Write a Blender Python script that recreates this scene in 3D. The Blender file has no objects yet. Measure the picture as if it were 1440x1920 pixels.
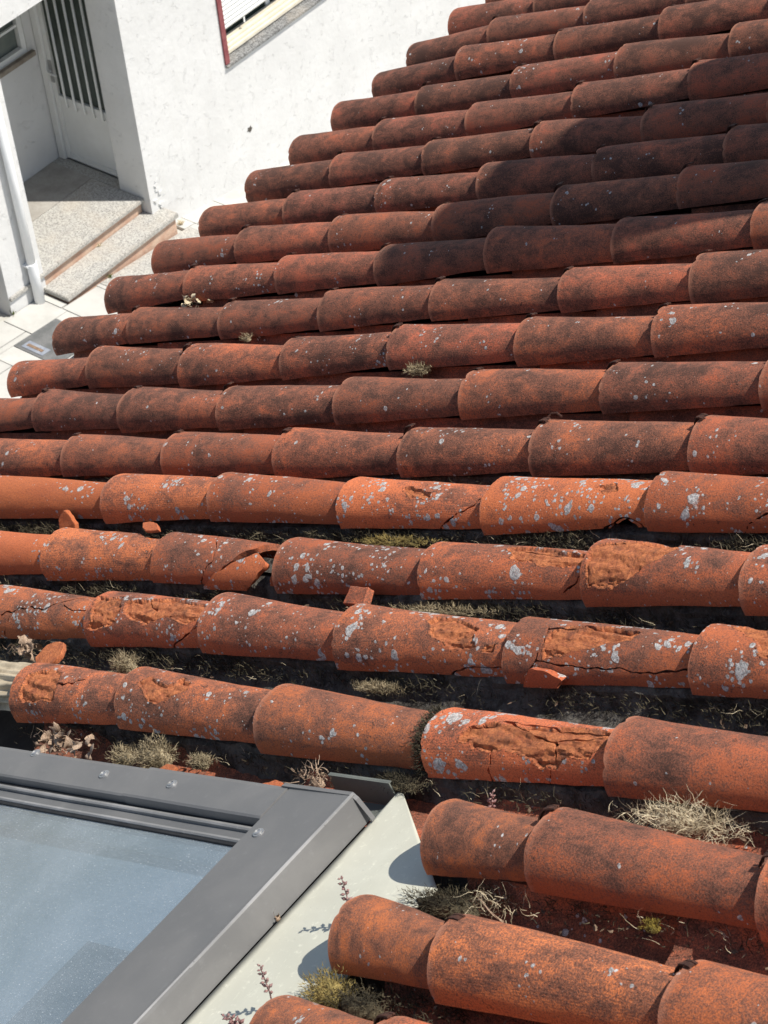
import bpy, bmesh, math, random
from mathutils import Vector, Matrix, Euler, noise as mnoise
R = math.radians
scene = bpy.context.scene
COL = scene.collection

# ------------------------------------------------------------------ camera
CAM_POS = Vector((3.77592, -2.92973, 3.71085))
CAM_ROWS = [(0.79466387, 0.60212850, -0.07714021),
            (0.36572961, -0.57630338, -0.73083259),
            (-0.48451129, 0.55255379, -0.67818369)]
cam = bpy.data.cameras.new('camera')
cam_o = bpy.data.objects.new('camera', cam)
COL.objects.link(cam_o)
m = Matrix.Identity(4)
for k in range(3):
    m[k][0] = CAM_ROWS[0][k]; m[k][1] = -CAM_ROWS[1][k]; m[k][2] = -CAM_ROWS[2][k]; m[k][3] = CAM_POS[k]
cam_o.matrix_world = m
cam.sensor_fit = 'HORIZONTAL'; cam.sensor_width = 36.0
cam.lens = 36.0 * 4224.635 / 1440.0
cam.clip_start = 0.1; cam.clip_end = 2000
cam.dof.use_dof = True; cam.dof.focus_distance = 4.3; cam.dof.aperture_fstop = 34
scene.camera = cam_o

# ------------------------------------------------------------------ light
SUN = Vector((0.652, 0.400, 1.419)).normalized()
world = bpy.data.worlds.new('World'); scene.world = world
world.use_nodes = True
wn = world.node_tree.nodes; wl = world.node_tree.links
sky = wn.new('ShaderNodeTexSky'); sky.sky_type = 'NISHITA'; sky.sun_disc = False
sky.sun_elevation = math.asin(SUN.z); sky.sun_rotation = math.atan2(SUN.x, SUN.y)
wl.new(sky.outputs[0], wn['Background'].inputs[0]); wn['Background'].inputs[1].default_value = 0.10
sun = bpy.data.lights.new('sun', 'SUN'); sun.energy = 4.8; sun.angle = R(0.5); sun.color = (1.0, 0.955, 0.89)
sun_o = bpy.data.objects.new('sun', sun); COL.objects.link(sun_o)
sun_o.rotation_euler = SUN.to_track_quat('Z', 'Y').to_euler()
scene.view_settings.view_transform = 'Standard'; scene.view_settings.look = 'None'
scene.view_settings.gamma = 1.0; scene.view_settings.use_curve_mapping = False
scene.view_settings.exposure = 0.37

AL = R(26.1494)      # slope of the near roof; local frame: x up the slope, y along the eave, z out of the roof
rng = random.Random(11)

# ------------------------------------------------------------------ helpers
def tag(o, label=None, cat=None, group=None, kind=None):
    if label: o['label'] = label
    if cat: o['category'] = cat
    if group: o['group'] = group
    if kind: o['kind'] = kind
    return o

def empty(name, loc=(0, 0, 0), rot=(0, 0, 0)):
    o = bpy.data.objects.new(name, None); COL.objects.link(o)
    o.location = loc; o.rotation_euler = rot; o.empty_display_size = 0.1
    return o

def link(name, me, parent=None, mat=None):
    o = bpy.data.objects.new(name, me); COL.objects.link(o)
    if parent is not None: o.parent = parent
    if mat is not None and not me.materials: me.materials.append(mat)
    return o

class MB:
    def __init__(s): s.v = []; s.f = []
    def add(s, vs, fs):
        b = len(s.v); s.v += [tuple(p) for p in vs]; s.f += [tuple(b + i for i in f) for f in fs]
    def box(s, x0, x1, y0, y1, z0, z1):
        s.add([(x0,y0,z0),(x1,y0,z0),(x1,y1,z0),(x0,y1,z0),(x0,y0,z1),(x1,y0,z1),(x1,y1,z1),(x0,y1,z1)],
              [(0,3,2,1),(4,5,6,7),(0,1,5,4),(1,2,6,5),(2,3,7,6),(3,0,4,7)])
    def prism(s, poly, axis, a0, a1):
        """polygon in the two other axes extruded along axis 0/1/2"""
        n = len(poly); vs = []
        for a in (a0, a1):
            for p in poly:
                q = [p[0], p[1]]; q.insert(axis, a); vs.append(q)
        fs = [tuple(range(n))[::-1], tuple(range(n, 2*n))]
        fs += [(i, (i+1) % n, n + (i+1) % n, n + i) for i in range(n)]
        s.add(vs, fs)
    def tube(s, pts, rad, n=8, cap=True):
        pts = [Vector(p) for p in pts]; vs = []; fs = []
        rads = rad if isinstance(rad, (list, tuple)) else [rad] * len(pts)
        for i, p in enumerate(pts):
            d = (pts[min(i+1, len(pts)-1)] - pts[max(i-1, 0)]).normalized()
            a = d.orthogonal().normalized() if i == 0 else (pa - d * pa.dot(d)).normalized()
            pa = a; b = d.cross(a)
            for k in range(n):
                t = 2*math.pi*k/n
                vs.append(p + (a*math.cos(t) + b*math.sin(t)) * rads[i])
        for i in range(len(pts)-1):
            for k in range(n):
                fs.append((i*n+k, i*n+(k+1) % n, (i+1)*n+(k+1) % n, (i+1)*n+k))
        if cap:
            fs.append(tuple(range(n))[::-1]); e = (len(pts)-1)*n; fs.append(tuple(range(e, e+n)))
        s.add(vs, fs)
    def mesh(s, name, smooth=False, fix=True):
        me = bpy.data.meshes.new(name); me.from_pydata(s.v, [], s.f)
        if fix:
            bm = bmesh.new(); bm.from_mesh(me); bmesh.ops.recalc_face_normals(bm, faces=bm.faces); bm.to_mesh(me); bm.free()
        if smooth: me.polygons.foreach_set('use_smooth', [True]*len(me.polygons))
        me.update(); return me
    def obj(s, name, mat, parent=None, smooth=False, bevel=0):
        me = s.mesh(name, smooth)
        if bevel:
            bm = bmesh.new(); bm.from_mesh(me)
            bmesh.ops.bevel(bm, geom=bm.edges[:] , offset=bevel, segments=2, affect='EDGES', clamp_overlap=True)
            bm.to_mesh(me); bm.free()
        return link(name, me, parent, mat)

def nz(x, y, z=0.0): return mnoise.noise(Vector((x, y, z)))

# ------------------------------------------------------------------ materials
class NT:
    def __init__(s, name):
        s.m = bpy.data.materials.new(name); s.m.use_nodes = True
        s.t = s.m.node_tree; s.n = s.t.nodes; s.l = s.t.links
        s.bsdf = s.n['Principled BSDF']
    def new(s, t, **kw):
        n = s.n.new(t)
        for k, v in kw.items(): setattr(n, k, v)
        return n
    def put(s, sock, v):
        if isinstance(v, bpy.types.NodeSocket): s.l.new(v, sock)
        elif v is not None:
            if sock.type == 'RGBA' and len(v) == 3: v = (*v, 1)
            sock.default_value = v
    def noise(s, vec, scale, detail=3, rough=.55, dist=0):
        n = s.new('ShaderNodeTexNoise'); s.put(n.inputs['Vector'], vec)
        n.inputs['Scale'].default_value = scale; n.inputs['Detail'].default_value = detail
        n.inputs['Roughness'].default_value = rough; n.inputs['Distortion'].default_value = dist
        return n.outputs[0]
    def math(s, op, a, b=None, c=None, clamp=False):
        n = s.new('ShaderNodeMath', operation=op, use_clamp=clamp)
        s.put(n.inputs[0], a); s.put(n.inputs[1], b)
        if c is not None: s.put(n.inputs[2], c)
        return n.outputs[0]
    def ramp(s, v, lo, hi, a=0., b=1., smooth=True):
        n = s.new('ShaderNodeMapRange', interpolation_type='SMOOTHSTEP' if smooth else 'LINEAR')
        for i, q in enumerate((v, lo, hi, a, b)): s.put(n.inputs[i], q)
        return n.outputs[0]
    def mix(s, f, a, b, mode='MIX'):
        n = s.new('ShaderNodeMix', data_type='RGBA', blend_type=mode)
        s.put(n.inputs[0], f); s.put(n.inputs[6], a); s.put(n.inputs[7], b)
        return n.outputs[2]
    def vmath(s, op, a, b):
        n = s.new('ShaderNodeVectorMath', operation=op); s.put(n.inputs[0], a); s.put(n.inputs[1], b); return n.outputs[0]
    def attr(s, name, kind='OBJECT'):
        n = s.new('ShaderNodeAttribute', attribute_type=kind, attribute_name=name); return n.outputs['Fac']
    def bump(s, h, strength=.5, dist=.002, nrm=None):
        n = s.new('ShaderNodeBump'); s.put(n.inputs['Height'], h)
        n.inputs['Strength'].default_value = strength; n.inputs['Distance'].default_value = dist
        if nrm is not None: s.l.new(nrm, n.inputs['Normal'])
        return n.outputs[0]
    def voro(s, vec, scale, rnd=1.0):
        n = s.new('ShaderNodeTexVoronoi'); s.put(n.inputs['Vector'], vec); n.inputs['Scale'].default_value = scale
        n.inputs['Randomness'].default_value = rnd
        return n.outputs['Distance'], n.outputs['Color']
    def out(s, col, rough=.9, nrm=None, spec=.2, metal=0.):
        b = s.bsdf
        s.put(b.inputs['Base Color'], col); s.put(b.inputs['Roughness'], rough)
        b.inputs['Specular IOR Level'].default_value = spec; b.inputs['Metallic'].default_value = metal
        if nrm is not None: s.l.new(nrm, b.inputs['Normal'])
        return s.m
    def objco(s, rand=True):
        tc = s.new('ShaderNodeTexCoord')
        if not rand: return tc.outputs['Object'], tc
        oi = s.new('ShaderNodeObjectInfo')
        c = s.new('ShaderNodeCombineXYZ')
        for k, f in enumerate((37.1, 91.7, 53.3)):
            s.l.new(s.math('MULTIPLY', oi.outputs['Random'], f), c.inputs[k])
        return s.vmath('ADD', tc.outputs['Object'], c.outputs[0]), tc

def tile_material():
    t = NT('weathered_terracotta')
    co, tc = t.objco()
    sep = t.new('ShaderNodeSeparateXYZ'); t.l.new(tc.outputs['Object'], sep.inputs[0])
    grime = t.attr('grime'); lich = t.attr('lichen'); red = t.attr('red'); foot = t.attr('foot')
    spall = t.attr('spall', 'GEOMETRY'); rim = t.attr('rim', 'GEOMETRY')
    oi = t.new('ShaderNodeObjectInfo')
    big = t.noise(co, 8, 4, .6, .4); mid = t.noise(co, 30, 6, .72, .5); fine = t.noise(co, 380, 3, .75); grit = t.noise(co, 800, 2, .7)
    streak = t.noise(t.vmath('MULTIPLY', co, (1, 2.4, 2.4)), 16, 5, .7, .8)
    clay = t.mix(red, (.64, .185, .064), (.40, .106, .062))
    clay = t.mix(t.ramp(big, .35, .68), clay, t.mix(red, (.54, .150, .056), (.45, .120, .067)))
    hv = t.new('ShaderNodeHueSaturation'); t.l.new(clay, hv.inputs['Color'])
    t.l.new(t.ramp(oi.outputs['Random'], 0, 1, .76, 1.22, False), hv.inputs['Value'])
    t.l.new(t.ramp(t.math('FRACT', t.math('MULTIPLY', oi.outputs['Random'], 17.3)), 0, 1, .4965, .5025, False), hv.inputs['Hue']); clay = hv.outputs[0]
    clay = t.mix(t.ramp(fine, .42, .66, 0, .60), clay, (.21, .068, .043))
    clay = t.mix(t.ramp(grit, .58, .80, 0, .35), clay, (.60, .36, .26))
    # biological crust: broad grey-brown film, mottled, then dark patches with ragged edges
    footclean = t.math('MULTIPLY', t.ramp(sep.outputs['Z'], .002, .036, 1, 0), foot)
    g = t.math('ADD', t.math('MULTIPLY', streak, .75), t.math('MULTIPLY', t.math('SUBTRACT', big, .25), .90))
    g = t.math('ADD', g, t.math('MULTIPLY', t.math('SUBTRACT', fine, .5), 1.05))
    g = t.math('ADD', g, t.math('MULTIPLY', t.math('SUBTRACT', mid, .5), .55))
    g = t.math('ADD', g, t.math('MULTIPLY', t.math('SUBTRACT', grime, .5), .62))
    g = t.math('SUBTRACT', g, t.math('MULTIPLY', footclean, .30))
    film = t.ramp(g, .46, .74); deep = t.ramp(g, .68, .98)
    fcol = t.mix(t.ramp(grit, .35, .65), (.115, .052, .036), (.265, .120, .078))
    col = t.mix(t.math('MULTIPLY', film, .84), clay, fcol)
    col = t.mix(t.math('MULTIPLY', deep, .76), col, t.mix(fine, (.026, .018, .015), (.062, .042, .034)))
    # black spot colonies with frayed outlines
    sp = t.math('ADD', t.noise(co, 46, 5, .75), t.math('MULTIPLY', t.math('SUBTRACT', fine, .5), .35))
    sp = t.math('MULTIPLY', t.ramp(sp, .60, .70), t.ramp(t.noise(co, 11, 2), .44, .60))
    col = t.mix(t.math('MULTIPLY', sp, t.ramp(grime, .0, .5, 0, .72)), col, (.034, .027, .023))
    # pin-prick pale specks
    d, c = t.voro(co, 210); sc = t.new('ShaderNodeSeparateColor'); t.l.new(c, sc.inputs[0])
    pin = t.math('MULTIPLY', t.ramp(d, .30, .20), t.ramp(sc.outputs[0], .955, .97))
    pin = t.math('MULTIPLY', pin, t.ramp(lich, .12, .5))
    col = t.mix(pin, col, (.52, .47, .40))
    # grey crustose lichen in rounded colonies of three sizes, clustered
    wob = t.new('ShaderNodeTexNoise'); t.l.new(co, wob.inputs['Vector']); wob.inputs['Scale'].default_value = 75; wob.inputs['Detail'].default_value = 4
    cw = t.vmath('ADD', co, t.vmath('MULTIPLY', t.vmath('SUBTRACT', wob.outputs['Color'], (.5, .5, .5)), (.008, .008, .008)))
    area = t.ramp(t.noise(co, 13, 3, .6, .5), .38, .64, -.55, .42)
    lm = None
    for scl, thr, gain in ((30, .90, 1.6), (58, .79, 1.7), (125, .76, 1.8)):
        d, c = t.voro(cw, scl)
        sc = t.new('ShaderNodeSeparateColor'); t.l.new(c, sc.inputs[0])
        lim = t.math('ADD', t.math('MULTIPLY', t.math('SUBTRACT', sc.outputs[1], thr), gain), t.math('MULTIPLY', t.math('SUBTRACT', lich, .5), 1.0))
        lim = t.math('ADD', lim, area)
        lim = t.math('MINIMUM', lim, .46)
        e = t.ramp(t.math('SUBTRACT', lim, d), .0, .05)
        lm = e if lm is None else t.math('MAXIMUM', lm, e)
    lm = t.math('MULTIPLY', lm, t.ramp(lich, .0, .05))
    lcol = t.mix(t.ramp(t.noise(co, 240, 4, .75), .38, .64), (.23, .225, .215), (.62, .60, .56))
    lm2 = t.math('MULTIPLY', lm, t.ramp(t.noise(co, 420, 3, .7), .30, .52, .45, 1))
    col = t.mix(lm2, col, lcol)
    # broken faces show layered fresh clay
    raw = t.mix(t.ramp(t.noise(co, 70, 6, .75, .8), .40, .62), (.74, .255, .10), (.46, .145, .066))
    raw = t.mix(t.ramp(t.noise(co, 24, 5, .75, .5), .50, .68, 0, .70), raw, (.13, .060, .042))
    raw = t.mix(t.ramp(fine, .52, .72, 0, .55), raw, (.15, .065, .042))
    col = t.mix(spall, col, raw)
    col = t.mix(t.math('MULTIPLY', rim, t.ramp(mid, .38, .55, 0, .75)), col, (.46, .20, .12))
    h = t.math('ADD', t.math('MULTIPLY', fine, .55), t.math('MULTIPLY', grit, .35))
    h = t.math('ADD', h, t.math('MULTIPLY', mid, 1.0))
    h = t.math('ADD', h, t.math('MULTIPLY', lm, .35))
    ridge = t.new('ShaderNodeTexWave', wave_type='BANDS', bands_direction='Z'); t.l.new(tc.outputs['Object'], ridge.inputs['Vector'])
    ridge.inputs['Scale'].default_value = 90; ridge.inputs['Distortion'].default_value = 3; ridge.inputs['Detail'].default_value = 2
    h = t.math('ADD', h, t.math('MULTIPLY', ridge.outputs['Fac'], t.ramp(oi.outputs['Random'], .75, 1, 0, .10)))
    h = t.math('ADD', h, t.math('MULTIPLY', t.math('MULTIPLY', spall, t.noise(co, 150, 6, .85)), 6.5))
    t.out(col, .92, t.bump(h, .75, .0024), .12)
    t.bsdf.inputs['Sheen Weight'].default_value = .04; t.bsdf.inputs['Sheen Roughness'].default_value = .45
    t.bsdf.inputs['Sheen Tint'].default_value = (1, .86, .78, 1)
    return t.m

def simple(name, c1, c2, scale, rough=.85, bump=.3, dist=.003, spec=.2, detail=4, rand=True, metal=0., fine=0.0):
    t = NT(name); co, tc = t.objco(rand)
    n = t.noise(co, scale, detail, .6); col = t.mix(t.ramp(n, .32, .68), c1, c2)
    if fine:
        f = t.noise(co, scale * 12, 3, .7); col = t.mix(t.ramp(f, .45, .7, 0, fine), col, tuple(x*.45 for x in c1))
    return t.out(col, rough, t.bump(t.noise(co, scale * 4, detail), bump, dist) if bump else None, spec, metal)

MAT = {}
MAT['tile'] = tile_material()
def plaster():
    t = NT('white_plaster'); co, tc = t.objco(False)
    n = t.noise(co, 1.6, 5, .6); f = t.noise(co, 22, 5, .65); chips = t.noise(co, 9, 6, .7, .4)
    st = t.noise(t.vmath('MULTIPLY', co, (1, 3.2, .7)), 2.2, 5, .65)
    col = t.mix(t.ramp(n, .35, .65), (.645, .640, .620), (.605, .600, .580))
    col = t.mix(t.ramp(st, .54, .78, 0, .28), col, (.52, .51, .47))
    patch = t.ramp(chips, .60, .62)
    col = t.mix(t.math('MULTIPLY', patch, .15), col, (.60, .60, .58))
    h = t.math('ADD', t.math('MULTIPLY', f, .5), t.math('MULTIPLY', patch, -.7))
    h = t.math('ADD', h, t.math('MULTIPLY', t.noise(co, 4, 5, .6), 1.4))
    return t.out(col, .92, t.bump(h, .6, .012), .1)
MAT['plaster'] = plaster()
def granite(name, a, b, c, scale):
    t = NT(name); co, tc = t.objco(True)
    d, cc = t.voro(co, scale); sc = t.new('ShaderNodeSeparateColor'); t.l.new(cc, sc.inputs[0])
    n = t.noise(co, scale * .8, 4, .8)
    col = t.mix(t.ramp(sc.outputs[0], .3, .75), a, b)
    col = t.mix(t.ramp(n, .53, .62), col, c)
    col = t.mix(t.ramp(t.noise(co, 2.5, 4), .45, .75, 0, .45), col, (.42, .37, .30))
    return t.out(col, .8, t.bump(n, .15, .003), .2)
MAT['granite'] = granite('grey_granite', (.46, .445, .40), (.33, .32, .295), (.14, .135, .125), 78)
MAT['granite_dark'] = granite('dark_granite', (.26, .26, .25), (.13, .13, .125), (.05, .05, .05), 70)
MAT['riser'] = simple('pink_mortar', (.50, .31, .22), (.58, .42, .31), 9, .9, .6, .01, fine=.35)
def slabmat():
    t = NT('pale_paving'); co, tc = t.objco(True)
    oi = t.new('ShaderNodeObjectInfo')
    n = t.noise(co, 3, 5, .65); f = t.noise(co, 60, 4, .7)
    col = t.mix(t.ramp(n, .35, .7), (.50, .49, .45), (.42, .41, .375))
    col = t.mix(t.ramp(f, .5, .72, 0, .3), col, (.40, .39, .36))
    hv = t.new('ShaderNodeHueSaturation'); t.l.new(col, hv.inputs['Color']); t.l.new(t.ramp(oi.outputs['Random'], 0, 1, .93, 1.05, False), hv.inputs['Value'])
    return t.out(hv.outputs[0], .85, t.bump(f, .2, .004), .2)
MAT['slab'] = slabmat()
MAT['joint'] = simple('joint_sand', (.40, .39, .35), (.48, .46, .41), 12, .95, .4, .01)
MAT['concrete'] = simple('grey_cover_concrete', (.115, .118, .115), (.17, .17, .165), 8, .85, .4, .004, fine=.3)
MAT['castiron'] = simple('pale_blue_metal_cup', (.20, .22, .26), (.28, .30, .33), 20, .6, .2, .002)
MAT['rust'] = simple('rusty_iron', (.15, .10, .07), (.25, .17, .11), 60, .85, .5, .001)
MAT['rust_dark'] = simple('dark_rusted_iron', (.035, .018, .014), (.085, .035, .022), 200, .8, .5, .0006)
MAT['whitepaint'] = simple('white_painted_metal', (.76, .765, .74), (.70, .70, .67), 3, .45, .05, .002, .4)
MAT['creampaint'] = simple('cream_painted_frame', (.70, .65, .52), (.62, .56, .44), 7, .6, .1, .002)
MAT['pvc'] = simple('white_plastic_pipe', (.78, .785, .78), (.72, .725, .72), 5, .35, .05, .002, .45)
MAT['maroon'] = simple('maroon_paint', (.20, .055, .06), (.26, .085, .085), 18, .7, .2, .003)
MAT['shade'] = simple('opening_shade', (.02, .022, .02), (.03, .032, .03), 4, .8, 0)
MAT['screen'] = simple('dark_green_glass', (.035, .048, .038), (.05, .065, .052), 5, .25, 0, spec=.5)
MAT['blindglass'] = simple('grey_green_window_glass', (.17, .19, .17), (.13, .15, .135), 6, .25, 0, spec=.5)
MAT['woodsill'] = simple('worn_brown_sill', (.30, .26, .21), (.20, .165, .13), 14, .8, .3, .003)
MAT['steel'] = simple('dull_steel', (.36, .36, .35), (.46, .46, .45), 40, .45, .1, .0006, .5, metal=.7)
MAT['wood'] = simple('dark_underlay', (.05, .04, .032), (.08, .065, .05), 12, .95, .3, .004)
def mortar():
    t = NT('old_grey_mortar'); co, tc = t.objco(False)
    n = t.noise(co, 24, 6, .7); f = t.noise(co, 160, 4, .7)
    col = t.mix(t.ramp(n, .38, .66), (.13, .118, .10), (.042, .036, .030))
    col = t.mix(t.ramp(f, .5, .7, 0, .6), col, (.17, .16, .145))
    return t.out(col, .95, t.bump(t.math('ADD', n, f), .9, .006), .1)
MAT['mortar'] = mortar()
def frame_paint(name, a, b, rough, marks):
    t = NT(name); co, tc = t.objco(False)
    n = t.noise(co, 6, 5, .6, .5); f = t.noise(co, 60, 4, .7); sp = t.noise(co, 210, 3, .7)
    sc_ = t.noise(t.vmath('MULTIPLY', co, (18, 3, 10)), 14, 4, .7)
    col = t.mix(t.ramp(n, .35, .68), a, b)
    col = t.mix(t.ramp(f, .55, .75, 0, marks), col, tuple(min(1, x*1.7) for x in a))
    col = t.mix(t.ramp(sp, .66, .74, 0, marks*1.2), col, tuple(x*.45 for x in a))
    col = t.mix(t.ramp(sc_, .62, .70, 0, marks*.8), col, tuple(min(1, x*1.5) for x in a))
    return t.out(col, t.ramp(n, .3, .7, rough-.08, rough+.12), t.bump(t.math('ADD', f, n), .12, .0012), .4)
MAT['frame'] = frame_paint('grey_anodised_frame', (.128, .127, .124), (.160, .157, .150), .46, .26)
MAT['flashing_dark'] = frame_paint('shadowed_flashing_metal', (.12, .13, .115), (.17, .18, .155), .6, .2)  # darker copy of the flashing, shade painted into its colour
MAT['concrete_floor'] = simple('smooth_porch_concrete', (.30, .28, .245), (.38, .36, .32), 5, .9, .3, .004, fine=.2)
MAT['frame_worn'] = frame_paint('worn_frame_edge', (.20, .198, .19), (.30, .295, .285), .5, .7)
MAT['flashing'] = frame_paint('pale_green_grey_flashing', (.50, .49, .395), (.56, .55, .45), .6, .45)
MAT['lead'] = simple('weathered_pleated_flashing', (.56, .47, .33), (.38, .31, .21), 26, .8, .35, .002, fine=.45)
MAT['rubber'] = simple('black_rubber_seal', (.02, .02, .021), (.03, .03, .03), 30, .6, .1, .001)
def glassmat():
    t = NT('dusty_skylight_glass'); co, tc = t.objco(False)
    out = t.n['Material Output']
    dust = t.noise(co, 5, 6, .65, .4); grain = t.noise(co, 320, 3, .75); spl = t.noise(t.vmath('MULTIPLY', co, (1, 1.6, 1)), 240, 3, .75)
    dcol = t.mix(t.ramp(spl, .65, .71), (.43, .48, .52), (.74, .73, .68))  # dust tone mixed bluer to stand in for reflected sky
    dfac = t.math('ADD', t.ramp(dust, .30, .70, .15, .30), t.ramp(grain, .45, .75, 0, .14))
    dfac = t.math('ADD', dfac, t.ramp(spl, .60, .67, 0, .55), clamp=True)
    dif = t.new('ShaderNodeBsdfDiffuse'); t.put(dif.inputs[0], dcol)
    glo = t.new('ShaderNodeBsdfGlossy'); glo.inputs['Roughness'].default_value = .03; glo.inputs[0].default_value = (1, 1, 1, 1)
    tra = t.new('ShaderNodeBsdfTransparent'); tra.inputs[0].default_value = (.68, .74, .79, 1)
    ge = t.new('ShaderNodeNewGeometry')       # the underside of the pane meets the air at the same angle
    fr = t.new('ShaderNodeFresnel'); t.l.new(t.ramp(ge.outputs['Backfacing'], 0, 1, 1.52, 1/1.52, False), fr.inputs[0])
    dfac = t.math('MULTIPLY', dfac, t.math('SUBTRACT', 1, ge.outputs['Backfacing']))
    m1 = t.new('ShaderNodeMixShader'); t.l.new(t.math('MULTIPLY', fr.outputs[0], 1.9, clamp=True), m1.inputs[0]); t.l.new(tra.outputs[0], m1.inputs[1]); t.l.new(glo.outputs[0], m1.inputs[2])
    m2 = t.new('ShaderNodeMixShader'); t.l.new(dfac, m2.inputs[0]); t.l.new(m1.outputs[0], m2.inputs[1]); t.l.new(dif.outputs[0], m2.inputs[2])
    t.l.new(m2.outputs[0], out.inputs[0]); return t.m
MAT['glass'] = glassmat()
MAT['blind'] = simple('blue_grey_blind', (.36, .42, .47), (.40, .46, .51), 6, .9, .1, .002)
MAT['dark_panel'] = simple('dark_blue_panel', (.045, .07, .11), (.055, .085, .13), 6, .9, .1, .002)
MAT['lining'] = simple('white_lining', (.70, .71, .72), (.62, .63, .64), 5, .7, 0)
def strawmat(name, a, b, c):
    t = NT(name); co, tc = t.objco(False)
    n = t.noise(co, 320, 2, .6); n2 = t.noise(co, 30, 3)
    col = t.mix(t.ramp(n, .38, .62), a, b); col = t.mix(t.ramp(n2, .45, .68, 0, .8), col, c)
    return t.out(col, .9, None, .1)
MAT['moss_dry'] = strawmat('dry_moss', (.34, .285, .185), (.20, .155, .09), (.10, .08, .045))
MAT['moss_dark'] = strawmat('dark_moss', (.050, .043, .027), (.028, .025, .019), (.13, .108, .066))
MAT['moss_gold'] = strawmat('golden_moss', (.30, .235, .085), (.20, .15, .055), (.09, .075, .03))
MAT['moss_yellow'] = strawmat('yellow_moss', (.20, .15, .03), (.13, .10, .025), (.07, .06, .025))
MAT['straw'] = strawmat('dry_straw', (.62, .54, .38), (.46, .38, .25), (.30, .24, .15))
MAT['leaf_dry'] = strawmat('dry_leaf', (.38, .28, .20), (.22, .15, .10), (.36, .27, .20))
MAT['leaf_dark'] = strawmat('dark_leaf_litter', (.14, .095, .065), (.08, .055, .04), (.22, .16, .11))
MAT['sedum'] = strawmat('pink_brown_sedum', (.30, .17, .15), (.20, .11, .11), (.40, .28, .25))
MAT['weed'] = strawmat('green_weed', (.08, .13, .03), (.12, .15, .04), (.2, .2, .07))

# ------------------------------------------------------------------ the sky and ground: street sloping along the white house
def gz(y):
    y = min(max(y, 4.0), 18.0)
    return -8.85 - .10 * (y - 8.0) if y < 9.6 else -9.01 - .176 * (y - 9.6)
b = MB()
ys = [-300, 4.0, 9.6, 18.0, 300]; xs = [-300, 300]
for y in ys:
    for x in xs: b.v.append((x, y, gz(y) - .034))
b.f = [(2*k, 2*k+1, 2*k+3, 2*k+2) for k in range(len(ys)-1)]
street = tag(b.obj('street', MAT['joint']), 'pale paved street sloping down beside the white house', kind='structure')

def cut(rects, hole):
    out = []
    hx0, hx1, hy0, hy1 = hole
    for (x0, x1, y0, y1) in rects:
        if x1 <= hx0 or x0 >= hx1 or y1 <= hy0 or y0 >= hy1: out.append((x0, x1, y0, y1)); continue
        for r in ((x0, hx0, y0, y1), (hx1, x1, y0, y1), (max(x0, hx0), min(x1, hx1), y0, hy0), (max(x0, hx0), min(x1, hx1), hy1, y1)):
            if r[1] - r[0] > .03 and r[3] - r[2] > .03: out.append(r)
    return out
COVER = (-9.33, -8.79, 7.19, 7.74)
rects = []
k = 0
y = 5.08
while y < 13.2:
    x = -9.705 if (k % 2) else -9.40
    if not k % 2: rects.append((-9.705, -9.405, y, y + .465))
    while x < -6.9:
        rects.append((x, x + .595, y, y + .465)); x += .60
    y += .47; k += 1
for hole in (COVER, (-9.8, -9.415, 7.98, 9.62), (-9.415, -8.85, 8.42, 9.68), (-9.8, -9.695, 7.5, 8.06)):
    rects = cut(rects, hole)
def slab_mesh(r, top=0.0, th=.03, name='paving_slab', bev=.004):
    x0, x1, y0, y1 = r; bb = MB(); g = .003
    x0 += g; x1 -= g; y0 += g; y1 -= g
    bb.box(x0, x1, y0, y1, 0, 1)
    bb.v = [(px, py, gz(py) + (top if pz > .5 else -th)) for px, py, pz in bb.v]
    return bb
for r in rects:
    slab_mesh(r, rng.uniform(-.0015, .0015)).obj('paving_slab', MAT['slab'], street)
slab_mesh((-9.415, -8.85, 8.42, 9.68), .002).obj('speckled_ramp_slab', MAT['granite'], street)
# drain cover
cov = tag(empty('drain_cover', (-9.06, 7.46, gz(7.46))), 'square grey concrete drain cover set in the pale paving by the porch pillar', 'drain cover')
def local(bb, o): bb.v = [(a - o.location.x, c - o.location.y, d - o.location.z) for a, c, d in bb.v]; return bb
local(slab_mesh(COVER, .003, .03), cov).obj('cover_plate', MAT['concrete'], cov)
bb = MB(); bb.box(-.20, .06, -.235, -.125, 0, 1)
bb.v = [(px, py, gz(py + 7.46) - cov.location.z + (.008 if pz > .5 else .0)) for px, py, pz in bb.v]
cup = bb.obj('handle_cup', MAT['castiron'], cov)
bb = MB(); bb.box(-.17, .02, -.20, -.165, 0, 1)
bb.v = [(px, py, gz(py + 7.46) - cov.location.z + (.011 if pz > .5 else .0)) for px, py, pz in bb.v]
bb.obj('handle_bar', MAT['rust'], cup)
bb = MB(); bb.box(.02, .05, .0, .03, 0, 1)
bb.v = [(px, py, gz(py + 7.46) - cov.location.z + (.012 if pz > .5 else .0)) for px, py, pz in bb.v]
bb.obj('lifting_lug', MAT['rust'], cov)

# ------------------------------------------------------------------ the white house across the street
HB = Vector((-9.6, 9.41, -9.0))
house = tag(empty('white_house', HB), 'white plastered house with a recessed barred door, roller shutter window and granite steps', 'house')
def hobj(bb, name, mat, parent=None, smooth=False, bevel=0, fine=0):
    bb.v = [(a - HB.x, c - HB.y, d - HB.z) for a, c, d in bb.v]
    return bb.obj(name, MAT[mat], parent or house, smooth, bevel)
XW = -9.6
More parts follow.
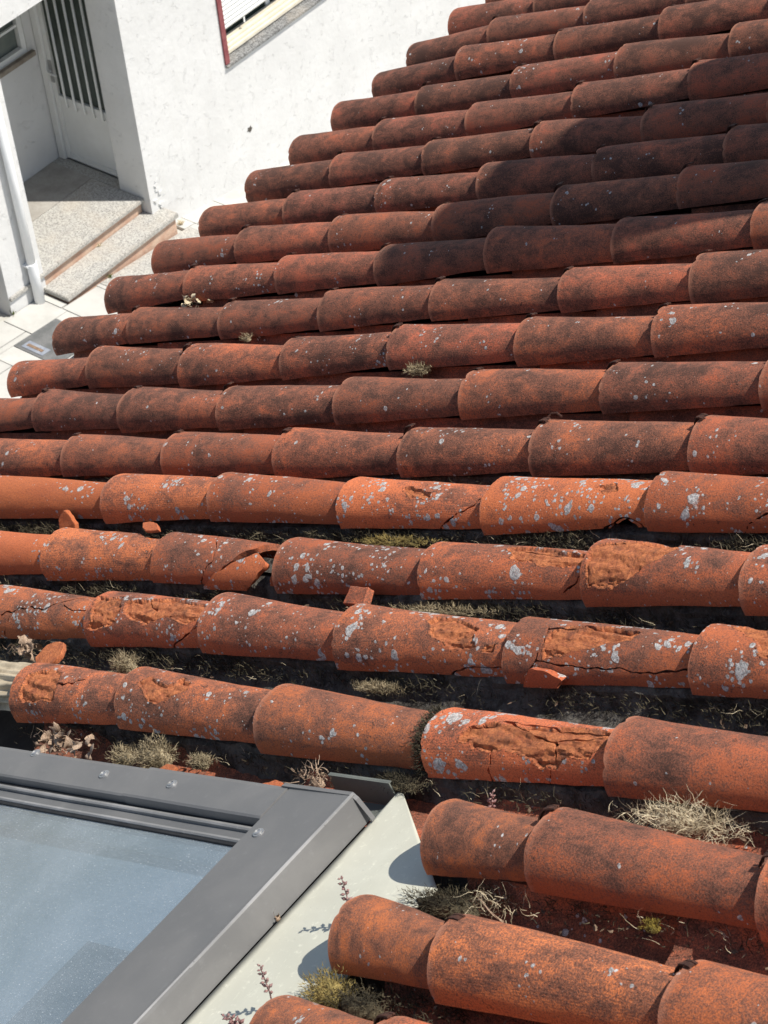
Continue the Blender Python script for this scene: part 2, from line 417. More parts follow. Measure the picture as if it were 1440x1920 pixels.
# main wall with the window opening
W0, W1, Z0, Z1 = 10.745, 12.30, -7.84, -6.45
bb = MB()
bb.box(-9.99, XW, 9.41, W0, -12, -2.4); bb.box(-9.99, XW, W1, 24, -12, -2.4)
bb.box(-9.99, XW, W0, W1, -12, Z0); bb.box(-9.99, XW, W0, W1, Z1, -2.4)
hobj(bb, 'front_wall', 'plaster')
bb = MB(); bb.box(-10.898, -9.992, 9.53, 9.80, -6.42, -2.4); bb.box(-10.898, -9.992, 9.60, 9.80, -8.9, -6.42)
hobj(bb, 'door_wall', 'plaster')
# recessed porch wall with a window
P0, P1, Q0, Q1 = 8.25, 9.40, -7.36, -6.45
bb = MB()
bb.box(-11.2, -10.90, 4.0, P0, -9.2, -2.4); bb.box(-11.2, -10.90, P1, 9.80, -9.2, -2.4)
bb.box(-11.2, -10.90, P0, P1, -9.2, Q0); bb.box(-11.2, -10.90, P0, P1, Q1, -2.4)
hobj(bb, 'porch_wall', 'plaster')
bb = MB(); bb.box(-10.898, -9.952, 4.0, 9.528, -6.06, -5.9); hobj(bb, 'porch_ceiling', 'plaster')
bb = MB(); bb.box(-9.95, -9.70, 4.0, 9.408, -6.09, -2.4); hobj(bb, 'porch_beam', 'plaster')
bb = MB(); bb.box(-10.04, -9.705, 7.555, 8.02, -9.1, -6.093); hobj(bb, 'porch_pillar', 'plaster')
bb = MB(); bb.box(-10.0, -9.96, 5.0, 7.55, -9.1, -6.093); hobj(bb, 'opening_shade_panel', 'shade')  # dark sheet stands in for the shaded void beside the pillar
bb = MB(); bb.box(-9.955, -9.92, 5.0, 7.55, gz(6.5) - .1, -8.45); hobj(bb, 'opening_plinth', 'woodsill')  # low brown block at the foot of that opening
# landing, step, risers
bb = MB(); bb.box(-10.36, -9.68, 7.56, 9.405, -8.66, -8.62); o = hobj(bb, 'landing_slab', 'granite', bevel=.005)
bb = MB(); bb.box(-10.897, -10.363, 7.56, 9.405, -8.66, -8.621); hobj(bb, 'porch_floor', 'concrete_floor')
bb = MB(); bb.box(-10.897, -9.995, 9.406, 9.529, -8.66, -8.6215); hobj(bb, 'threshold_slab', 'granite')
bb = MB(); bb.box(-9.95, -9.72, 8.022, 9.39, -9.1, -8.662); hobj(bb, 'upper_riser', 'riser')
bb = MB(); bb.box(-9.718, -9.40, 7.985, 9.56, -8.83, -8.78); hobj(bb, 'step_slab', 'granite', bevel=.006)
bb = MB(); bb.box(-9.715, -9.435, 8.02, 9.54, -9.1, -8.832); hobj(bb, 'lower_riser', 'riser')
# marks on the wall: a ragged hole and a patch of loose plaster flakes by the step
bb = MB(); n_ = 11
o_ = [(.0 + rng.uniform(.022, .050)*math.cos(6.283*q/n_), rng.uniform(.016, .040)*math.sin(6.283*q/n_)) for q in range(n_)]
bb.prism([(11.02 - .11 + a_, -8.66 + c_) for a_, c_ in o_], 0, XW + .0005, XW + .003); hobj(bb, 'wall_hole', 'mortar')
for q in range(9):
    yc = 9.52 + rng.uniform(-.05, .06); zc = -8.45 - q*.055 + rng.uniform(-.02, .02); n_ = 7
    o_ = [(yc + rng.uniform(.012, .040)*math.cos(6.283*k_/n_), zc + rng.uniform(.010, .030)*math.sin(6.283*k_/n_)) for k_ in range(n_)]
    bb = MB(); bb.prism(o_, 0, XW + .0005, XW + rng.uniform(.006, .014)); hobj(bb, 'loose_plaster', 'plaster')
# downpipe
bb = MB(); bb.tube([(-9.645, 7.86, -8.93), (-9.645, 7.86, -5.9)], .042, 16); pipe = hobj(bb, 'downpipe', 'pvc', smooth=False)
for f in pipe.data.polygons: f.use_smooth = len(f.vertices) == 4
bb = MB(); bb.tube([(-9.645, 7.86, -8.925), (-9.645, 7.86, -8.40), (-9.645, 7.86, -8.385)], [.050, .050, .046], 16); s_ = hobj(bb, 'pipe_sleeve', 'pvc', pipe)
for f in s_.data.polygons: f.use_smooth = len(f.vertices) == 4
bb = MB(); bb.box(-9.705, -9.64, 7.80, 7.92, -8.415, -8.395); hobj(bb, 'pipe_bracket', 'pvc', pipe)
# door
DX0, DX1 = -10.84, -9.995
door = empty('door', Vector((-10.42, 9.53, -8.62)) - HB); door.parent = house
door['label'] = 'white metal door with vertical bars over dark glass'
def dobj(bb, name, mat, parent=door, **kw):
    b0 = Vector((-10.42, 9.53, -8.62))
    bb.v = [(a - b0.x, c - b0.y, d - b0.z) for a, c, d in bb.v]
    return bb.obj(name, MAT[mat], parent, **kw)
YD = 9.53
bb = MB()
bb.box(DX0 - .05, DX0 + .03, YD - .03, YD + .04, -8.62, -6.42); bb.box(DX1 - .075, DX1, YD - .03, YD + .04, -8.62, -6.42)
bb.box(DX0 + .03, DX1 - .075, YD - .03, YD + .04, -6.49, -6.42)
dobj(bb, 'door_frame', 'whitepaint', bevel=.004)
lx0, lx1 = DX0 + .035, DX1 - .08
bb = MB()
bb.box(lx0, lx0 + .055, YD, YD + .04, -8.605, -6.50); bb.box(lx1 - .055, lx1, YD, YD + .04, -8.605, -6.50)
bb.box(lx0 + .055, lx1 - .055, YD, YD + .04, -7.93, -7.87); bb.box(lx0 + .055, lx1 - .055, YD, YD + .04, -6.56, -6.50)
bb.box(lx0 + .055, lx1 - .055, YD + .002, YD + .04, -8.605, -8.54)
leaf = dobj(bb, 'door_leaf', 'whitepaint', bevel=.003)
bb = MB(); bb.box(lx0 + .055, lx1 - .055, YD + .010, YD + .035, -8.54, -7.932); dobj(bb, 'lower_panel', 'whitepaint', bevel=.003)
bb = MB(); bb.box(lx0 + .055, lx1 - .055, YD + .028, YD + .036, -7.87, -6.56); dobj(bb, 'door_glass', 'screen')
for k in range(5):
    x = -10.635 + k * .1185
    bb = MB(); bb.tube([(x, YD - .004, -7.965), (x, YD - .022, -7.95), (x, YD - .024, -7.90), (x, YD - .024, -6.53)], .0125, 8)
    o = dobj(bb, 'door_bar', 'whitepaint')
    for f in o.data.polygons: f.use_smooth = len(f.vertices) == 4
bb = MB(); bb.box(lx0 + .008, lx0 + .050, YD - .012, YD - .001, -7.73, -7.49); hd = dobj(bb, 'handle_plate', 'steel', bevel=.002)
bb = MB(); bb.tube([(lx0 + .028, YD - .005, -7.60), (lx0 + .028, YD - .05, -7.60), (lx0 + .045, YD - .055, -7.60), (lx0 + .14, YD - .05, -7.605)], .010, 8)
dobj(bb, 'handle_lever', 'whitepaint', hd)
# main window: maroon trim, granite sill, cream tracks, roller shutter
win = empty('window', Vector((XW, 11.5, Z0)) - HB); win.parent = house
def wobj(bb, name, mat, parent=win, **kw):
    b0 = Vector((XW, 11.5, Z0))
    bb.v = [(a - b0.x, c - b0.y, d - b0.z) for a, c, d in bb.v]
    return bb.obj(name, MAT[mat], parent, **kw)
bb = MB(); bb.box(XW + .001, XW + .018, W0 - .055, W0 + .004, -7.80, -6.35); wobj(bb, 'maroon_trim', 'maroon')
bb = MB(); bb.prism([(-9.80, -7.785), (-9.80, -7.838), (-9.57, -7.838), (-9.57, -7.815)], 1, W0 + .006, W1 - .006)
bb.v = [(p[0], p[1], p[2]) for p in bb.v]; wobj(bb, 'window_sill', 'granite_dark')
bb = MB(); bb.prism([(-9.80, -7.785), (-9.80, -7.838), (-9.57, -7.838), (-9.57, -7.815)], 1, W0 - .05, W0 + .004); wobj(bb, 'sill_end', 'granite_dark')
fr = MB()
for k, (xa, xb, zt) in enumerate(((-9.700, -9.672, -7.745), (-9.735, -9.703, -7.72), (-9.775, -9.738, -7.695), (-9.81, -9.778, -7.67))):
    fr.box(xa, xb, W0 + .005, W1 - .005, -7.784 if xb > -9.80 else -7.78, zt)
wobj(fr, 'window_track', 'creampaint', bevel=.003)
bb = MB(); bb.box(-9.845, -9.83, W0 + .005, W1 - .005, -7.78, -6.46); wobj(bb, 'window_pane', 'screen')
bb = MB(); bb.box(-9.828, -9.812, 11.60, 11.66, -7.68, -6.46); wobj(bb, 'window_mullion', 'whitepaint')
z = -7.555
nsl = 0
while z < -6.5:
    bb = MB(); n = 5; pr_ = []
    for q in range(n + 1):
        a = math.pi * (q / n); pr_.append((-9.728 + .011 * math.sin(a), z + .046 * (q / n)))
    pr_ = [(-9.737, z)] + pr_ + [(-9.737, z + .046)]
    bb.prism(pr_, 1, W0 + .012, W1 - .012); wobj(bb, 'shutter_slat', 'whitepaint'); z += .048; nsl += 1
for yy in (10.86, 11.17):
    bb = MB(); bb.box(-9.735, -9.728, yy, yy + .02, -7.62, -7.557); wobj(bb, 'shutter_stop', 'whitepaint')
# porch window
pw = empty('porch_window', Vector((-10.90, 8.9, Q0)) - HB); pw.parent = house
def pobj(bb, name, mat, parent=pw, **kw):
    b0 = Vector((-10.90, 8.9, Q0))
    bb.v = [(a - b0.x, c - b0.y, d - b0.z) for a, c, d in bb.v]
    return bb.obj(name, MAT[mat], parent, **kw)
bb = MB(); bb.box(-10.97, -10.915, P1 - .055, P1 - .001, Q0, Q1); bb.box(-10.97, -10.915, P0 + .001, P1 - .055, Q0 + .001, Q0 + .055)
bb.box(-10.955, -10.93, P0, P1 - .055, -7.075, -7.05); bb.box(-10.955, -10.93, 9.03, 9.055, Q0 + .055, -7.075)
pobj(bb, 'window_frame', 'whitepaint')
bb = MB(); bb.box(-10.99, -10.98, P0, P1, Q0, Q1); pobj(bb, 'window_pane', 'blindglass')
bb = MB(); bb.box(-10.98, -10.855, P0 - .1, P1 + .055, Q0 - .055, Q0 - .002); pobj(bb, 'window_sill', 'woodsill', bevel=.004)

# ------------------------------------------------------------------ the near roof
MR = Matrix.Rotation(-AL, 4, 'Y')
def W(v, u, n): return MR @ Vector((v, u, n))
roof = tag(empty('tiled_roof', (0, 0, 0), (0, -AL, 0)), 'old terracotta barrel tile roof with lichen, moss and cracked tiles in the foreground', 'roof')

ROWS = {
 -2: [(0,2.61,-0.02,0.0), (1,2.614,0.337,0.0008), (2,2.609,0.707,-0.0004), (3,2.606,1.077,-0.0017), (4,2.617,1.451,-0.0007), (5,2.614,1.824,-0.0005), (6,2.617,2.205,-0.0003), (7,2.618,2.582,-0.0002)],
 -1: [(0,2.41,-0.02,0.0), (1,2.409,0.348,-0.0021), (2,2.409,0.724,-0.0005), (3,2.412,1.095,0.0), (4,2.413,1.47,-0.001), (5,2.41,1.846,0.0039), (6,2.407,2.215,0.0027), (7,2.406,2.58,0.0019), (8,2.408,2.962,0.0013)],
 0: [(0,2.21,-0.02,0.0), (1,2.209,0.351,0.002), (2,2.208,0.721,0.0018), (3,2.211,1.094,0.0013), (4,2.204,1.473,-0.0019), (5,2.207,1.847,0.0014), (6,2.208,2.226,0.001), (7,2.207,2.601,0.0007), (8,2.208,2.97,0.0005)],
 1: [(0,2.005,-0.013,0.0042), (1,2.004,0.353,0.0043), (2,2.005,0.734,0.0057), (3,2.005,1.113,0.0038), (4,2.003,1.489,0.0054), (5,2.005,1.856,0.0047), (6,2.005,2.228,0.0033), (7,2.005,2.61,0.0023), (8,2.007,2.981,0.0016)],
 2: [(0,1.811,-0.041,-0.0068), (1,1.815,0.315,0.0141), (2,1.817,0.698,0.0069), (3,1.812,1.074,0.0115), (4,1.813,1.447,0.0086), (5,1.818,1.807,0.0087), (6,1.818,2.186,0.0062), (7,1.817,2.558,0.0043), (8,1.816,2.933,0.003), (9,1.815,3.311,0.0021)],
 3: [(0,1.61,-0.019,-0.0077), (1,1.616,0.342,0.0117), (2,1.62,0.726,0.006), (3,1.622,1.108,0.0043), (4,1.62,1.482,0.0039), (5,1.624,1.847,0.0059), (6,1.619,2.228,0.0051), (7,1.617,2.601,0.0036), (8,1.615,2.973,0.0025), (9,1.611,3.338,0.0017)],
 4: [(0,1.401,-0.011,-0.0029), (1,1.403,0.353,0.0028), (2,1.405,0.73,0.0004), (3,1.408,1.106,0.0048), (4,1.407,1.482,-0.0006), (5,1.407,1.844,0.0055), (6,1.409,2.221,0.0044), (7,1.41,2.596,0.0031), (8,1.413,2.965,0.0022), (9,1.413,3.343,0.0015)],
 5: [(0,1.196,-0.003,-0.0053), (1,1.198,0.358,-0.0008), (2,1.196,0.726,0.0005), (3,1.201,1.107,0.0017), (4,1.205,1.489,0.0021), (5,1.203,1.857,0.0003), (6,1.201,2.238,-0.001), (7,1.201,2.599,-0.0007), (8,1.201,2.967,-0.0005), (9,1.198,3.342,-0.0003)],
 6: [(0,0.989,0.003,-0.0037), (1,0.993,0.366,0.0037), (2,0.989,0.732,0.0025), (3,0.996,1.12,0.0013), (4,0.99,1.488,-0.0086), (5,0.992,1.858,-0.0032), (6,0.994,2.223,-0.0071), (7,0.993,2.603,-0.0021), (8,0.989,2.98,-0.0015), (9,0.991,3.351,-0.001), (10,0.99,3.714,-0.0007)],
 7: [(0,0.783,0.001,-0.0043), (1,0.787,0.367,0.0012), (2,0.785,0.734,0.0016), (3,0.782,1.104,-0.0023), (4,0.785,1.482,-0.0037), (5,0.791,1.869,-0.002), (6,0.788,2.239,-0.0023), (7,0.787,2.616,-0.0044), (8,0.787,2.986,-0.0031), (9,0.792,3.357,-0.0022), (10,0.79,3.734,-0.0015)],
 8: [(0,0.584,-0.003,-0.003), (1,0.589,0.364,0.003), (2,0.588,0.736,0.0006), (3,0.587,1.109,-0.0056), (4,0.597,1.498,0.0008), (5,0.597,1.87,0.0034), (6,0.597,2.242,0.0032), (7,0.597,2.629,0.0051), (8,0.598,3.002,0.0036), (9,0.599,3.379,0.0025), (10,0.599,3.749,0.0017)],
 9: [(0,0.395,-0.011,-0.0084), (1,0.396,0.344,0.0047), (2,0.394,0.717,0.0005), (3,0.391,1.086,-0.0025), (4,0.392,1.452,0.0047), (5,0.389,1.827,-0.0051), (6,0.39,2.202,-0.0051), (7,0.392,2.562,-0.0058), (8,0.388,2.938,-0.0097), (9,0.39,3.317,-0.0068), (10,0.389,3.683,-0.0048), (11,0.387,4.064,-0.0034)],
 10: [(0,0.193,-0.014,-0.0099), (1,0.187,0.329,0.0055), (2,0.185,0.702,0.0011), (3,0.184,1.075,-0.0008), (4,0.185,1.445,0.0032), (5,0.187,1.828,-0.0045), (6,0.182,2.185,-0.0024), (7,0.187,2.564,-0.006), (8,0.182,2.931,-0.0033), (9,0.182,3.317,-0.0023), (10,0.179,3.689,-0.0016), (11,0.181,4.064,-0.0011)],
 11: [(0,-0.018,0.021,-0.0092), (1,-0.013,0.381,0.0035), (2,-0.017,0.757,-0.0059), (3,-0.019,1.128,-0.0081), (4,-0.018,1.491,0.0031), (5,-0.018,1.867,-0.0003), (6,-0.021,2.23,0.0), (7,-0.018,2.615,-0.0006), (8,-0.018,2.988,0.0034), (9,-0.017,3.356,0.0024), (10,-0.017,3.717,0.0017), (11,-0.015,4.083,0.0012)],
 12: [(0,-0.214,0.021,-0.0033), (1,-0.208,0.385,0.0045), (2,-0.218,0.748,-0.0004), (3,-0.223,1.114,-0.0019), (4,-0.217,1.498,-0.0041), (5,-0.216,1.871,-0.0034), (6,-0.216,2.241,-0.0017), (7,-0.217,2.609,0.0005), (8,-0.215,2.979,-0.0035), (9,-0.217,3.357,-0.0024), (10,-0.218,3.722,-0.0017), (11,-0.217,4.096,-0.0012)],
 13: [(0,-0.411,0.006,-0.0025), (1,-0.411,0.364,-0.0039), (2,-0.411,0.74,0.001), (3,-0.411,1.116,-0.0038), (4,-0.41,1.491,-0.0039), (5,-0.411,1.864,-0.0053), (6,-0.417,2.22,-0.0006), (7,-0.417,2.589,0.0003), (8,-0.418,2.954,-0.0028), (9,-0.416,3.332,-0.0001), (10,-0.412,3.706,-0.0001), (11,-0.412,4.073,-0.0001), (12,-0.413,4.436,-0.0001)],
 14: [(0,-0.59,-0.141,0.002), (1,-0.587,0.234,0.0021), (2,-0.584,0.605,0.0062), (3,-0.588,1.107,0.0033), (4,-0.588,1.471,0.0104), (5,-0.589,1.854,-0.0023), (6,-0.589,2.234,-0.0071), (7,-0.583,2.608,0.0002), (8,-0.588,2.977,-0.0051), (9,-0.587,3.354,-0.0043), (10,-0.586,3.729,-0.003), (11,-0.586,4.108,-0.0021), (12,-0.588,4.48,-0.0015)],
 15: [(0,-0.787,-0.006,0.0018), (1,-0.782,0.365,0.0018), (2,-0.786,0.75,0.0014), (3,-0.783,1.117,0.0016), (4,-0.783,1.49,0.0021), (5,-0.787,1.861,-0.0019), (6,-0.784,2.243,-0.0049), (7,-0.78,2.622,-0.0033), (8,-0.793,2.943,0.0068), (9,-0.785,3.322,0.0021), (10,-0.782,3.693,0.0015), (11,-0.783,4.059,0.001), (12,-0.781,4.429,0.0007)],
 16: [(1,-0.979,0.383,0.0018), (2,-0.979,0.742,0.0062), (3,-0.978,1.118,0.0016), (4,-0.975,1.492,-0.0021), (5,-0.978,1.851,0.0067), (6,-0.985,2.216,0.003), (7,-0.981,2.602,-0.0008), (8,-0.979,2.972,0.0024), (9,-0.981,3.346,0.0023), (10,-0.981,3.72,0.0008), (11,-0.984,4.095,0.0006), (12,-0.984,4.475,0.0004)],
 17: [(4,-1.194,1.508,-0.0081), (5,-1.201,1.853,0.0108), (6,-1.203,2.231,0.0039), (7,-1.203,2.613,-0.0047), (8,-1.201,2.975,0.0047), (9,-1.199,3.344,0.0021), (10,-1.204,3.71,-0.0015), (11,-1.202,4.089,-0.001), (12,-1.203,4.462,-0.0007)],
 18: [(7,-1.397,2.779,0.002), (8,-1.395,2.982,0.0054), (9,-1.401,3.36,-0.0031), (10,-1.4,3.733,0.0032), (11,-1.399,4.101,0.0022), (12,-1.402,4.472,0.0015)],
 19: [(7,-1.597,2.773,0.0018), (8,-1.603,2.969,0.0015), (9,-1.599,3.348,-0.0013), (10,-1.601,3.724,0.0034), (11,-1.598,4.086,0.0024), (12,-1.597,4.462,0.0017)],
 20: [(7,-1.788,2.784,-0.0009), (8,-1.784,2.998,0.002), (9,-1.786,3.372,0.0), (10,-1.789,3.749,-0.0029), (11,-1.785,4.121,0.0028), (12,-1.787,4.488,0.002)],
}

FEATURES = {
 (15, 3): {'hole': [[(0.606, 0.717), (0.687, 0.688), (0.878, 0.543), (0.935, 0.591), (0.873, 0.716)]]},
 (15, 4): {'crack': [[(0.352, 0.724), (0.473, 0.434), (0.49, 0.276), (0.432, 0.16), (0.389, -0.006)]], 'hole': [[(0.641, 0.292), (0.669, 0.391), (0.762, 0.519), (0.851, 0.725), (0.99, 0.269), (0.866, -0.135), (0.384, -0.132), (0.52, 0.109)]]},
 (14, 5): {'crack': [[(0.98, 0.434), (0.895, 0.26), (0.756, 0.093), (0.673, -0.009)]], 'spall': [[(0.405, 0.449), (0.469, 0.499), (0.605, 0.418), (0.61, 0.327), (0.485, 0.331)]]},
 (14, 6): {'crack': [[(0.643, -0.051), (0.793, 0.062), (0.875, 0.108), (0.938, 0.026), (0.952, -0.111)]], 'spall': [[(0.656, 0.513), (0.743, 0.536), (0.804, 0.41), (0.726, 0.373)]], 'hole': [[(0.671, -0.102), (0.788, 0.033), (0.871, 0.08), (0.927, 0.001), (0.911, -0.145)]]},
 (14, 7): {'crack': [[(0.673, 0.191), (0.603, 0.125), (0.548, 0.02)]]},
 (15, 6): {'spall': [[(0.458, 0.525), (0.459, 0.629), (0.652, 0.622), (0.799, 0.559), (0.943, 0.533), (0.989, 0.423), (0.93, 0.353), (0.801, 0.332), (0.678, 0.345), (0.526, 0.408)]], 'crack': [[(0.985, 0.37), (0.93, 0.2), (0.843, 0.046)], [(0.5, 0.531), (0.724, 0.513), (0.94, 0.494)]]},
 (15, 7): {'spall': [[(0.007, 0.461), (0.045, 0.53), (0.196, 0.647), (0.387, 0.715), (0.528, 0.54), (0.436, 0.381), (0.376, 0.265), (0.279, 0.185), (0.188, 0.125), (0.043, 0.137), (0.027, 0.289)]], 'crack': [[(0.033, 0.484), (0.214, 0.614), (0.405, 0.716)]]},
 (16, 3): {'crack': [[(0.22, 0.259), (0.35, 0.319), (0.454, 0.364), (0.572, 0.36), (0.704, 0.485), (0.781, 0.597), (0.879, 0.735)], [(0.715, 0.443), (0.819, 0.37), (0.941, 0.405), (0.969, 0.501)], [(0.301, 0.256), (0.215, -0.035)]]},
 (16, 4): {'spall': [[(0.065, 0.262), (0.003, 0.536), (0.214, 0.557), (0.274, 0.422), (0.268, 0.238), (0.154, 0.195), (0.028, 0.189)], [(0.318, 0.334), (0.278, 0.517), (0.457, 0.566), (0.599, 0.665), (0.904, 0.583), (0.97, 0.386), (0.86, 0.278), (0.674, 0.341), (0.515, 0.253)]], 'crack': [[(0.975, 0.301), (0.816, 0.111), (0.639, -0.043)], [(0.476, 0.535), (0.557, 0.421), (0.568, 0.326)]]},
 (16, 6): {'spall': [[(0.49, 0.499), (0.542, 0.613), (0.679, 0.58), (0.802, 0.463), (0.798, 0.367), (0.841, 0.282), (0.766, 0.232), (0.675, 0.26), (0.586, 0.323)], [(0.871, 0.297), (0.936, 0.328), (0.932, 0.233), (0.877, 0.226)]], 'crack': [[(0.614, -0.038), (0.759, 0.079), (0.978, 0.092)]]},
 (16, 7): {'spall': [[(0.214, 0.477), (0.325, 0.563), (0.496, 0.632), (0.666, 0.593), (0.646, 0.448), (0.503, 0.361), (0.323, 0.25), (0.21, 0.219)]], 'crack': [[(0.189, 0.572), (0.211, 0.335), (0.182, 0.184), (0.096, -0.024)], [(0.196, 0.185), (0.323, 0.144), (0.518, 0.146), (0.681, 0.137), (0.786, 0.123), (0.991, 0.19)], [(0.209, 0.489), (0.376, 0.579), (0.653, 0.588)]], 'hole': [[(0.105, -0.059), (0.192, 0.151), (0.264, 0.122), (0.318, 0.062), (0.25, -0.061)]]},
 (16, 8): {'spall': [[(0.089, 0.644), (0.194, 0.726), (0.28, 0.641), (0.382, 0.334), (0.297, 0.342), (0.251, 0.462)]]},
 (17, 4): {'spall': [[(0.1, 0.202), (0.094, 0.464), (0.254, 0.563), (0.39, 0.532), (0.424, 0.342), (0.418, 0.234), (0.211, 0.199)]], 'crack': [[(0.406, 0.387), (0.543, 0.43), (0.622, 0.505), (0.592, 0.742)]]},
 (17, 5): {'spall': [[(0.122, 0.464), (0.171, 0.516), (0.273, 0.468), (0.355, 0.495), (0.351, 0.602), (0.443, 0.52), (0.447, 0.415), (0.352, 0.301), (0.264, 0.269), (0.194, 0.329)]]},
 (17, 7): {'spall': [[(0.201, 0.3), (0.232, 0.432), (0.35, 0.51), (0.442, 0.5), (0.66, 0.526), (0.794, 0.611), (0.951, 0.572), (0.969, 0.43), (0.887, 0.257), (0.78, 0.25), (0.725, 0.146), (0.641, 0.136), (0.588, 0.216), (0.473, 0.264), (0.331, 0.246)]], 'crack': [[(0.223, 0.415), (0.4, 0.531), (0.581, 0.43), (0.722, 0.369)], [(0.4, 0.531), (0.688, 0.527), (0.951, 0.572)], [(0.701, 0.401), (0.713, 0.197), (0.65, -0.075)], [(0.389, 0.241), (0.356, 0.009)], [(0.714, 0.403), (0.851, 0.45), (0.939, 0.514)]]},
 (14, 2): {},
 (15, 2): {},
}
SHARDS = {(15, 4): [(0.277, -0.212), (0.429, 0.01), (0.6, 0.212), (0.671, 0.307), (0.841, 0.477), (0.932, 0.313), (0.817, 0.035), (0.593, -0.142)], (16, 7): [(0.096, -0.042), (0.19, 0.168), (0.266, 0.14), (0.352, 0.065), (0.275, -0.029), (0.161, -0.068)]}

R0, R1, EXP, LEN, TH = .0650, .0475, .372, .445, .0125

def inpoly(x, y, poly):
    c = False; n = len(poly); j = n - 1
    for i in range(n):
        xi, yi = poly[i]; xj, yj = poly[j]
        if (yi > y) != (yj > y) and x < (xj - xi) * (y - yi) / (yj - yi) + xi: c = not c
        j = i
    return c
def segd(x, y, a, b_):
    dx, dy = b_[0]-a[0], b_[1]-a[1]; L = dx*dx + dy*dy or 1e-9
    t = max(0, min(1, ((x-a[0])*dx + (y-a[1])*dy) / L)); return math.hypot(x-a[0]-t*dx, y-a[1]-t*dy)

